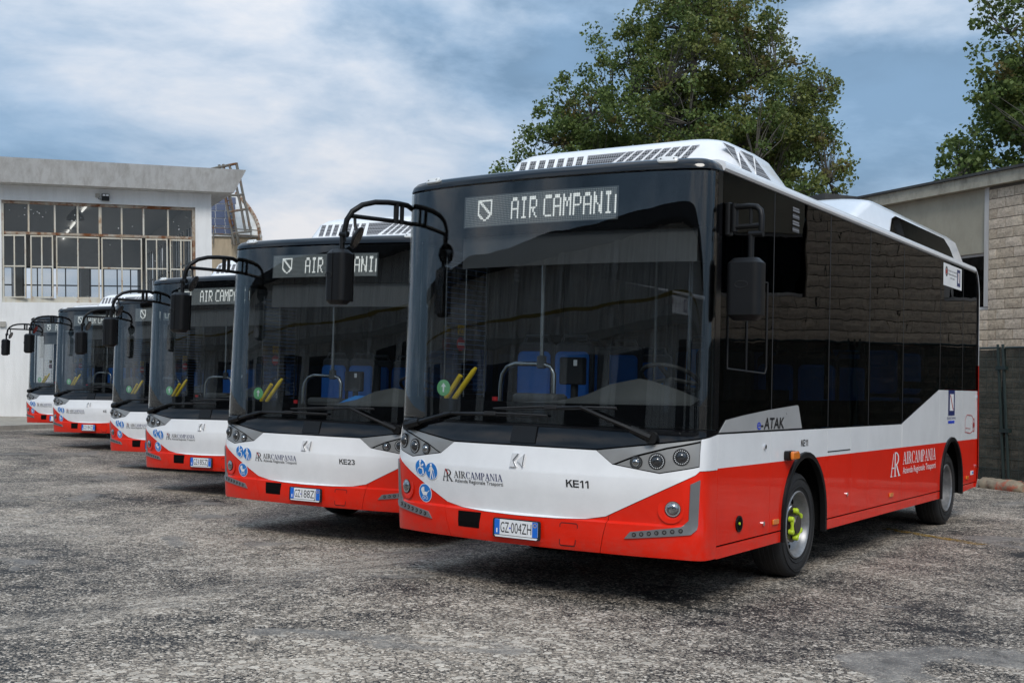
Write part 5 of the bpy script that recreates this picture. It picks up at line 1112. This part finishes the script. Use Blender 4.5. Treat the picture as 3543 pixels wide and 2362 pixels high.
# ------------------------------------------------------------------ white hall on the left
yaw, roll = R_(58.52), R_(2.53); u0 = Vector((math.cos(yaw), math.sin(yaw), 0)); v0 = Vector((0, 0, 1))
uh = (u0*math.cos(roll) + v0*math.sin(roll)); vh = (v0*math.cos(roll) - u0*math.sin(roll))
hall = empty('white_hall', frame_m(uh, vh, (-26.779, 21.497, 0.0))); tag(hall, 'white plastered hall with a large rusty steel window and thick concrete roof edge', 'building')
WL, WR_, WB, WT = -6.54, -.385, 3.97, 7.285; D_ = 15.0
mb = MB()
mb.box((-14, 0, -1.2), (.165, .28, WB), 'hall_plaster'); mb.box((-14, 0, WT), (.165, .28, 7.77), 'hall_plaster'); mb.box((WR_, 0, WB), (.165, .28, WT), 'hall_plaster'); mb.box((-7.1, 0, WB), (WL, .28, WT), 'hall_plaster')
mb.box((-14, 0, WB), (-13.4, .28, WT), 'hall_plaster'); mb.obj('wall', hall)
mb = MB()   # end wall with its own windows, and rear wall
mb.box((-.10, .28, -1.2), (.163, D_, 3.2), 'hall_plaster'); mb.box((-.10, .28, 6.9), (.163, D_, 7.77), 'hall_plaster')
for a, b in ((.28, 1.2), (3.4, 3.9), (6.1, 6.6), (8.6, 9.1), (11.3, 11.8), (14.0, D_)): mb.box((-.10, a, 3.2), (.163, b, 6.9), 'hall_plaster')
mb.obj('end_wall', hall)
mb = MB(); mb.box((-14, D_, -1.2), (.163, D_+.3, 4.7), 'hall_back'); mb.box((-14, D_, 6.3), (.163, D_+.3, 7.77), 'hall_inside')
for a in (-14, -11.2, -8.4, -5.6, -2.8, -.3): mb.box((a, D_, 4.7), (a+.45, D_+.3, 6.3), 'hall_back')
mb.obj('rear_wall', hall)
mb = MB(); mb.box((-14.1, .29, 7.66), (-.11, D_-.01, 7.7), 'hall_inside'); mb.box((-14.1, .29, -.9), (-.11, D_-.01, -.85), 'hall_back'); mb.box((-14.2, .29, -1), (-14.1, D_, 7.6), 'hall_inside'); mb.obj('hall_lining', hall)
for a in (-13.5, -10.7, -7.9, -5.1, -2.3):      # rear glazing bars and frosted panes
    mb = MB(); x0, x1 = a - .1, a + 2.25
    for x in frange(x0, x1, .58): mb.box((x-.025, D_-.03, 3.6), (x+.025, D_+.02, 6.3), 'dark_steel')
    for z in (3.7, 4.72, 5.5, 6.28): mb.box((x0, D_-.05, z-.03), (x1, D_-.031, z+.03), 'dark_steel')
    mb.obj('rear_window_frame', hall)
for a, b in ((1.2, 3.4), (3.9, 6.1), (6.6, 8.6), (9.1, 11.3), (11.8, 14.0)):
    mb = MB()
    for y in frange(a, b, .55): mb.box((-.10, y-.02, 3.2), (-.05, y+.02, 6.9), 'dark_steel')
    for z in (4.4, 5.6): mb.box((-.13, a, z-.03), (-.101, b, z+.03), 'dark_steel')
    mb.obj('end_window_frame', hall)
# roof slab, slanted edges
mb = MB(); z0, z1 = 7.772, 8.52; b_ = [(-14.8, -.62), (.82, -.62), (.82, D_+.9), (-14.8, D_+.9)]; t_ = [(-15.1, -.97), (1.175, -.97), (1.175, D_+1.2), (-15.1, D_+1.2)]
mb.add([(x, y, z0) for x, y in b_] + [(x, y, z1) for x, y in t_], [(3,2,1,0), (4,5,6,7), (0,1,5,4), (1,2,6,5), (2,3,7,6), (3,0,4,7)], 'hall_slab'); mb.obj('roof_slab', hall)
# front window: bars, casements, panes
def bar(x0, x1, z0, z1, y0=.085, y1=.15, mat='rust_frame', nm='window_bar', par=None):
    mb = MB(); mb.box((x0, y0, z0), (x1, y1, z1), mat); return mb.obj(nm, par or hall)
bar(WL+.002, WR_-.002, WT-.10, WT-.002, .07, .17, 'rust_heavy'); bar(WL+.002, WL+.07, WB+.14, WT-.102, .07, .17); bar(WR_-.10, WR_-.002, WB+.14, WT-.102, .07, .17, 'rust_heavy')
bar(WL+.002, WR_-.002, WB+.002, WB+.138, .03, .2); bar(WL+.072, WR_-.102, 6.19, 6.275, .06, .16, 'rust_heavy', 'transom')
ups = [-5.72, -4.92, -4.21, -3.5, -2.81, -2.1, -1.29]
for x in ups: bar(x-.027-(.02 if x == -3.5 else 0), x+.027+(.02 if x == -3.5 else 0), 6.277, WT-.102)
edges = [WL+.07] + ups + [WR_-.10]
for a, b in zip(edges[:-1], edges[1:]):
    mb = MB(); mb.box((a+.028, .11, 6.277), (b-.028, .116, WT-.103), 'hall_glass'); mb.obj('pane', hall)
cas = [(-6.50, -5.79, .16), (-5.67, -4.97, .13), (-4.89, -3.53, 0), (-3.47, -2.16, 0), (-2.04, -1.32, .10), (-1.24, -.51, .06)]
for (a, b, op) in cas:
    ce = empty('casement', None); 
    mbF = MB(); z0, z1 = WB+.145, 6.17; bw = .04
    for x in (a, (a+b)/2 - bw/2, b - bw): mbF.box((x, .07, z0), (x+bw, .13, z1), 'rust_frame')
    xs_ = [a+bw, (a+b)/2 - bw/2], [(a+b)/2 + bw/2, b-bw]
    for x0, x1 in xs_:
        for z in (z0, 5.12, z1-.05): mbF.box((x0+.0005, .072, z), (x1-.0005, .128, z+.045), 'rust_frame')
    bpy.data.objects.remove(ce); fr = mbF.obj('casement', hall)
    for x0, x1 in xs_:
        for za, zb in ((z0+.046, 5.119), (5.166, z1-.051)):
            q = MB(); q.box((x0+.002, .10, za), (x1-.002, .105, zb), 'hall_glass'); q.obj('pane', fr)
    if op:
        ang = R_(-9*op/.1); piv = Matrix.Translation((a, .10, 0)) @ Matrix.Rotation(ang, 4, 'Z') @ Matrix.Translation((-a, -.10, 0)); fr.matrix_local = piv
cl = hall.matrix_world.inverted() @ CP
def on_ceiling(u_, v_, zc):
    q = Vector((u_, 0, v_)); return cl + (q - cl)*((zc - cl.z)/(v_ - cl.z))
for k in range(9):                     # second glazed bay, further along the front
    x0 = -13.38 + .785*k
    if k < 8:
        mb = MB(); mb.box((x0+.03, .11, WB+.14), (x0+.755, .116, WT-.11), 'hall_glass'); mb.obj('pane', hall)
    bar(x0-.028, x0+.028, WB+.14, WT-.11)
bar(-13.4, -7.1, WB+.002, WB+.138, .03, .2); bar(-13.4, -7.1, WT-.108, WT-.002, .07, .17, 'rust_heavy'); bar(-13.37, -7.13, 6.19, 6.275, .04, .082, 'rust_heavy', 'transom')
for (ua, va), (ub, vb_) in (((-3.93, 7.19), (-4.08, 7.0)), ((-4.31, 6.61), (-4.44, 6.43)), ((-4.50, 6.35), (-4.57, 6.24)), ((-4.65, 6.10), (-4.75, 5.95))):
    mb = MB(); mb.tube([on_ceiling(ua, va, 7.60), on_ceiling(ub, vb_, 7.60)], .04, 'tube_light', 6); mb.obj('ceiling_lamp', hall)
mb = MB(); mb.lathe([(.02, 7.5), (.02, 7.28), (.10, 7.22), (.28, 7.0), (.30, 6.9), (.28, 6.9)], 'lamp_shade', (-4.15, 1.6, .0), 'Z', 20); mb.obj('pendant_lamp', hall, 40)
HM = hall.matrix_world.copy(); 
fl = empty('floodlight', frame_m(uh, vh, (-26.779, 21.497, 0.0))); tag(fl, 'small black floodlight on the white wall under the roof edge', 'floodlight')
mb = MB(); mb.box((-3.46, -.12, 7.375), (-3.22, -.05, 7.605), 'matte_black'); mb.box((-3.42, -.05, 7.42), (-3.26, -.001, 7.56), 'black_plastic'); mb.obj('housing', fl)
for x in (-3.435, -3.325): mb = MB(); mb.box((x, -.125, 7.53), (x+.085, -.1205, 7.585), 'ink_white'); mb.obj('lamp', fl)
mb = MB(); mb.box((-3.65, -.06, 7.48), (-3.52, -.001, 7.615), 'concrete'); mb.tube([(-3.57, -.03, 7.48), (-3.55, -.03, 7.43), (-3.46, -.05, 7.42)], .01, 'matte_black', 5); mb.obj('junction_box', fl)
jb = MB(); jb.box((-6.62, -.08, 3.18), (-6.43, -.001, 3.345), 'concrete'); o = jb.obj('meter_box'); o.matrix_world = HM; tag(o, 'small beige box fixed on the white wall at the left edge', 'box')
# pavement and kerb beside the hall
mb = MB(); A = Vector((-24.2, 10.0)); B_ = Vector((-25.9, 17.0)); dirk = (B_-A).normalized(); nk = Vector((-dirk.y, dirk.x))
mb.add([(A.x, A.y, -.02), (A.x + nk.x*9 - dirk.x*3, A.y + nk.y*9 - dirk.y*3, .03), (B_.x + nk.x*9, B_.y + nk.y*9, .03), (B_.x, B_.y, -.02), (-26.6, 22.5, -.02), (-33, 24, 0)], [(0,1,2,3), (3,2,5,4)], 'pavement_mat'); o = mb.obj('pavement'); o['kind'] = 'structure'
pts = [A - dirk*4, A, B_, Vector((-26.9, 22.5))]
for i in range(3):
    a, b = pts[i], pts[i+1]; L_ = (b-a).length; d = (b-a)/L_; n_ = Vector((-d.y, d.x)); m_ = int(L_/1.0)
    mb = MB()
    for k in range(m_):
        p0 = a + d*(L_*k/m_ + .004); p1 = a + d*(L_*(k+1)/m_ - .004); q = [p0 - n_*.14, p1 - n_*.14, p1, p0]
        mb.add([(v.x, v.y, -.3) for v in q] + [(v.x, v.y, -.005) for v in q], [(3,2,1,0), (4,5,6,7), (0,1,5,4), (1,2,6,5), (2,3,7,6), (3,0,4,7)], 'concrete')
    o = mb.obj('kerb'); o['kind'] = 'structure'

# ------------------------------------------------------------------ vaulted building with solar panels and caged ladder
def at_depth(px, py, d): return CP + ray_dir(px, py)*d
fw = _R @ Vector((0, 1, 0)); rt = _R @ Vector((1, 0, 0))
uv = Vector((rt.x, rt.y, 0)).normalized(); DV = 78.0
pv = at_depth(733, 850, DV); vo = Vector((pv.x, pv.y, 0)); vm = frame_m(tuple(uv), (0, 0, 1), vo)
ZV = pv.z; sc_ = DV/4093.8      # metres per source pixel at that distance
vb = empty('vaulted_hall', vm); tag(vb, 'tan vaulted hall with solar panels on its curved roof, behind the white hall', 'building')
X = lambda px: (px-733)*sc_; Z = lambda py: ZV - (py-850)*sc_
mb = MB(); mb.add([(-2.6, .1, -.5), (X(893), .1, -.5), (X(893)-6, 18, -.5), (-8.6, 18, -.5), (-2.6, .1, Z(818)), (X(893), .1, Z(818)), (X(893)-6, 18, Z(818)), (-8.6, 18, Z(818))], [(3,2,1,0), (4,5,6,7), (0,1,5,4), (1,2,6,5), (2,3,7,6), (3,0,4,7)], 'tan_wall'); mb.obj('wall', vb)
mb = MB(); mb.box((-2.7, -.05, Z(817)), (X(900), .6, Z(808)), 'vault_white'); mb.obj('eave', vb)
mb = MB(); n = 16; prof = []      # curved gable edge leaning back
for i in range(n+1):
    t = i/n; prof.append((X(893) - (X(893)-X(770))*(t**1.6), Z(808) + (Z(640)-Z(808))*t))
rows = [[(-2.6, .3 + 3.0*(i/n)**1.3, prof[i][1]) for i in range(n+1)], [(prof[i][0], .3 + 3.0*(i/n)**1.3, prof[i][1]) for i in range(n+1)], [(prof[i][0] - 6.0, 18, prof[i][1]) for i in range(n+1)]]
vs = [v for r in rows for v in r]; mb.add(vs, [(j*(n+1)+i, j*(n+1)+i+1, (j+1)*(n+1)+i+1, (j+1)*(n+1)+i) for j in range(2) for i in range(n)], 'vault_white'); vr = mb.obj('vault_roof', vb, 60)
for i in range(5):
    za, zb = Z(805) + i*(1.0*(Z(640)-Z(808))/5.6), Z(805) + (i+.90)*(1.0*(Z(640)-Z(808))/5.6)
    ta, tb = (za-Z(808))/(Z(640)-Z(808)), (zb-Z(808))/(Z(640)-Z(808)); ya, yb = .26 + 3.0*ta**1.3, .26 + 3.0*tb**1.3
    lim = X(812) - (X(812)-X(775))*ta
    k = 0; x1 = lim
    while x1 > X(690):
        x0 = x1 - .66; sh = -.17
        mb = MB(); mb.add([(x0, ya-.03, za), (x1-.03, ya-.03, za), (x1-.03+sh, yb-.03, zb), (x0+sh, yb-.03, zb), (x0, ya, za), (x1-.03, ya, za), (x1-.03+sh, yb, zb), (x0+sh, yb, zb)], [(0,1,2,3), (7,6,5,4), (0,4,5,1), (1,5,6,2), (2,6,7,3), (3,7,4,0)], 'solar'); mb.obj('solar_panel', vr); x1 = x0
mb = MB(); edge = [(prof[i][0]+.03, .2 + 3.0*(i/n)**1.3, prof[i][1]) for i in range(n+1)]; mb.tube([(X(905), .1, Z(850))] + edge, .13, 'rust_heavy', 6); mb.obj('edge_pipe', vb, 50)
mb = MB(); # railing
for py in (788, 808): mb.tube([(X(733), -.12, Z(py)), (X(900), -.12, Z(py+6))], .036, 'galv', 5)
for px in (738, 803, 868, 896): mb.tube([(X(px), -.12, Z(845)), (X(px), -.12, Z(782))], .043, 'galv', 5)
mb.obj('railing', vb)
ld = empty('caged_ladder', vm); tag(ld, 'rusty steel ladder with safety cage rising above the white hall roof corner', 'ladder')
LR = [((780, 683), (818, 850)), ((794, 681), (832, 846))]; lerp = lambda a, b, t: a + (b-a)*t
for (q0, q1) in LR:
    d = (q1[0]-q0[0])/(q1[1]-q0[1]); mb = MB(); mb.tube([(X(q1[0]), -.5, Z(q1[1])), (X(q0[0] - d*110), -.5, Z(q0[1]-110))], .095, 'galv', 5); mb.obj('rail', ld)
for k in range(16):
    t = k/16; mb = MB(); y = 850 - 270*t; x = 818 - (850-y)*.2275; mb.tube([(X(x), -.5, Z(y)), (X(x+14), -.5, Z(y-4))], .036, 'galv', 4); mb.obj('rung', ld)
HP = []
for (l, r) in (((820, 808), (878, 800)), ((806, 735), (861, 724)), ((794, 681), (848, 674)), ((775, 630), (836, 622)), ((738, 590), (822, 568))):
    pts = []
    for k in range(13):
        a = math.pi*(k/12); f = (1-math.cos(a))/2; pts.append((X(lerp(l[0], r[0], math.sin(a)) - (14 if k < 6 else 0)*(1-math.sin(a))), -.5 - .85*f, Z(lerp(l[1], r[1], math.sin(a)) + 6*f)))
    HP.append(pts); mb = MB(); mb.tube(pts, .075, 'galv', 5); mb.obj('hoop', ld)
for k in (1, 3, 5, 6, 7, 9, 11):
    mb = MB(); mb.tube([h[k] for h in HP], .055, 'galv' if k % 4 else 'rust_heavy', 4); mb.obj('cage_strap', ld)

def at_ground(px, py):
    d = ray_dir(px, py); return CP + d*(-CP.z/d.z)
m_, t_n, o_n = new_mat('faded_ochre'); dfn = N(t_n, 'ShaderNodeBsdfDiffuse'); dfn.inputs[0].default_value = (0.36, 0.22, 0.05, 1); trn = N(t_n, 'ShaderNodeBsdfTransparent'); mxn = N(t_n, 'ShaderNodeMixShader')
gn = N(t_n, 'ShaderNodeNewGeometry'); nn_ = N(t_n, 'ShaderNodeTexNoise', i_Scale=18.0, i_Detail=6.0, i_Roughness=0.8); L(t_n, gn.outputs['Position'], nn_.inputs['Vector'])
L(t_n, ramp(t_n, nn_.outputs[0], [(0.44, (0,)*3), (0.56, (0.8,)*3)]).outputs[0], mxn.inputs[0]); L(t_n, trn.outputs[0], mxn.inputs[1]); L(t_n, dfn.outputs[0], mxn.inputs[2]); L(t_n, mxn.outputs[0], o_n.inputs[0])
ga, gb = at_ground(3060, 1838), at_ground(3400, 1896); dg = (gb-ga).normalized(); ng = Vector((-dg.y, dg.x, 0))*.07
mb = MB(); mb.add([tuple(v + Vector((0, 0, .035))) for v in (ga-ng, gb-ng, gb+ng, ga+ng)], [(0,1,2,3)], 'faded_ochre'); o = mb.obj('painted_line'); o['kind'] = 'structure'; o['label'] = 'faded ochre paint line on the asphalt'

# ------------------------------------------------------------------ trees
def tree(name, label, base, H, crown, n_clump, leaves, seed, lsize, lean=0.0, group=None):
    """crown: list of (cx, cy, cz, rx, ry, rz) lobes relative to the base."""
    r = np.random.default_rng(seed); root = empty(name, None, base); root.rotation_euler = (0, 0, R_(33.5))
    tag(root, label, 'tree', group)
    pts = []
    vol = np.array([c[3]*c[4]*c[5] for c in crown]); vol = vol**.72; pr = vol/vol.sum()
    while len(pts) < n_clump:
        c = crown[r.choice(len(crown), p=pr)]; d = r.normal(size=3); d /= np.linalg.norm(d); q = r.random()**(1/2.4)
        p = np.array(c[:3]) + d*q*np.array(c[3:]) 
        w_ = math.sin(p[0]*1.15 + seed) * math.sin(p[1]*1.0 + 1.3*seed) * math.sin(p[2]*1.25 + .7*seed)
        if w_ < -.06 and r.random() < .9: continue
        if p[2] < 2.2: continue
        pts.append(p)
    pts = np.array(pts)
    # limbs
    mb = MB(); tb = MB()
    tb.tube([(0, 0, -.3), (.05, 0, H*.10), (.02, .05, H*.22), (.1, .1, H*.42), (.05, .12, H*.62), (.12, .1, H*.8), (.1, .1, H*.93)], [.42, .34, .30, .24, .16, .09, .03], 'bark', 10)
    limbs = []
    for k in range(22):
        z0 = H*(.14 + .6*k/22); a = k*2.4 + seed; t = pts[r.integers(len(pts))]
        best = None
        cand = pts[r.choice(len(pts), 60)]; ang = np.arctan2(cand[:, 1], cand[:, 0]); sc_ = np.cos(ang - a)*np.hypot(cand[:, 0], cand[:, 1]) - 0.4*np.abs(cand[:, 2] - (z0 + 3.5))
        e = cand[np.argmax(sc_)]; s = np.array([.06, .06, z0]); m1 = s + (e-s)*.35 + np.array([0, 0, .5]); m2 = s + (e-s)*.7 + np.array([0, 0, .45])
        rr = .10*(1 - .5*k/22); tb.tube([s, m1, m2, e], [rr, rr*.7, rr*.4, .02], 'bark', 6, caps=False); limbs += [s + (e-s)*q + np.array([0, 0, .45*math.sin(math.pi*q)]) for q in (.3, .45, .6, .75, .9)]
    limbs = np.array(limbs + [[.1, .1, H*q] for q in (.4, .5, .6, .7, .8, .9)])
    for p in pts:
        d = limbs - p; dd = np.einsum('ij,ij->i', d, d) + np.where(limbs[:, 2] > p[2], 6.0, 0); s = limbs[np.argmin(dd)]
        m = s + (p-s)*.55 + np.array([0, 0, .12]) + r.normal(size=3)*.12; mb.tube([s, m, p], [.022, .014, .006], 'bark', 4, caps=False)
    tb.obj('trunk', root, 50, fixn=False); o = mb.obj('twigs', root, fixn=False); o['kind'] = 'stuff'
    # leaves, vectorised
    n = n_clump*leaves; ci = np.repeat(np.arange(n_clump), leaves)
    crad = r.uniform(.26, .55, n_clump)[ci]
    off = r.normal(size=(n, 3)); off /= np.linalg.norm(off, axis=1)[:, None]; off *= (r.random(n)**.45 * crad)[:, None] * np.array([1, 1, .8])
    c = pts[ci] + off; s = lsize*r.uniform(.6, 1.25, n)
    nrm = r.normal(size=(n, 3)) + off*.6/np.maximum(crad, .1)[:, None]; nrm /= np.linalg.norm(nrm, axis=1)[:, None]
    t1 = np.cross(nrm, r.normal(size=(n, 3))); t1 /= np.linalg.norm(t1, axis=1)[:, None]; t2 = np.cross(nrm, t1)
    q0 = c - t1*(s*.55)[:, None]; q1 = c + t2*(s*.46)[:, None] + nrm*(s*.12)[:, None]; q2 = c + t1*(s*.6)[:, None]; q3 = c - t2*(s*.46)[:, None] + nrm*(s*.12)[:, None]
    V = np.stack([q0, q1, q2, q3], 1).reshape(-1, 3)
    me = bpy.data.meshes.new('crown'); me.vertices.add(len(V)); me.vertices.foreach_set('co', V.ravel()); me.loops.add(4*n); me.loops.foreach_set('vertex_index', np.arange(4*n)); me.polygons.add(n); me.polygons.foreach_set('loop_start', np.arange(0, 4*n, 4)); me.polygons.foreach_set('loop_total', np.full(n, 4))
    for m in ('leaf_a', 'leaf_b', 'leaf_c'): me.materials.append(MATS[m])
    k = pts[:, 0]*.35 + pts[:, 2]*.12 + r.normal(size=n_clump)*.9; cm = np.where(k > 1.5, 1, 0); cm = np.where(r.random(n_clump) < np.where(pts[:, 0] > .5, .07, .02), 2, cm)
    me.polygons.foreach_set('material_index', cm[ci].astype(np.int32)); me.update(); me.validate()
    o = bpy.data.objects.new('crown', me); COL.objects.link(o); o.parent = root; o['kind'] = 'stuff'
    return root
def place(px, py, d): v = at_depth(px, py, d); return (v.x, v.y, -.1)
DT = 47.0
tree('plane_tree', 'large broad green tree rising behind the nearest bus', place(2375, 1200, DT), 21.0,
     [(-.2, 0, 9.3, 6.7, 5.6, 4.8), (.1, 0, 12.8, 5.8, 5.0, 4.2), (.3, 0, 16.0, 3.5, 3.4, 3.0), (-5.6, 0, 9.1, 2.4, 2.4, 2.1), (-4.6, 0, 11.3, 2.2, 2.2, 2.0), (-3.4, 0, 7.6, 2.6, 2.4, 1.7), (4.5, 0, 8.4, 2.4, 2.6, 3.4), (3.6, 0, 12.6, 2.4, 2.4, 2.4)], 2300, 58, 11, .125)
tree('poplar_tree', 'green tree at the right edge above the block building roof', place(3640, 1200, 36.0), 17.0,
     [(0, 0, 8.5, 3.3, 3.2, 4.0), (.5, 0, 12.5, 2.9, 2.8, 3.6), (-2.0, 0, 8.0, 1.7, 2.0, 1.7), (-1.4, 0, 10.6, 1.7, 1.8, 1.4)], 520, 60, 5, .135)

# ------------------------------------------------------------------ across the yard, seen mirrored in the screens
wh = empty('warehouse', frame_m((-1, 0, 0), (0, 0, 1), (8, -19, 0))); tag(wh, 'long grey concrete warehouse across the yard, mirrored in the windscreens', 'building')
mb = MB(); mb.box((-30, 0, -.3), (46, 12, 6.2), 'mirror_wall'); mb.obj('wall', wh)
mb = MB(); mb.box((-30.5, -.8, 6.203), (46.5, 12.5, 6.6), 'roof_dark'); mb.obj('roof', wh)
for k in range(17):
    mb = MB(); x = -29 + 4.6*k; mb.box((x, -.28, -.2), (x+.5, -.002, 6.19), 'mirror_wall'); mb.obj('pilaster', wh)
for k in range(17):
    x = -28.3 + 4.6*k
    if k % 3 != 1:
        mb = MB(); mb.box((x, -.04, .0), (x+3.2, -.002, 3.6), 'interior_dark' if k % 2 else 'roof_dark'); d_ = mb.obj('roller_door', wh)
        for j in range(6): mb = MB(); mb.box((x+.02, -.06, .1 + .58*j), (x+3.18, -.041, .55 + .58*j), 'roof_dark'); mb.obj('door_slat', d_)
    else:
        mb = MB(); mb.box((x+.5, -.03, 1.6), (x+1.6, -.002, 2.5), 'sign_white'); mb.obj('notice_board', wh)
mb = MB(); mb.box((-30, -.36, 4.55), (46, -.285, 4.63), 'band_ochre'); mb.obj('ochre_pipe', wh)
mb = MB(); mb.box((-30, -.34, 3.9), (46, -.282, 4.1), 'concrete'); mb.obj('ledge', wh)
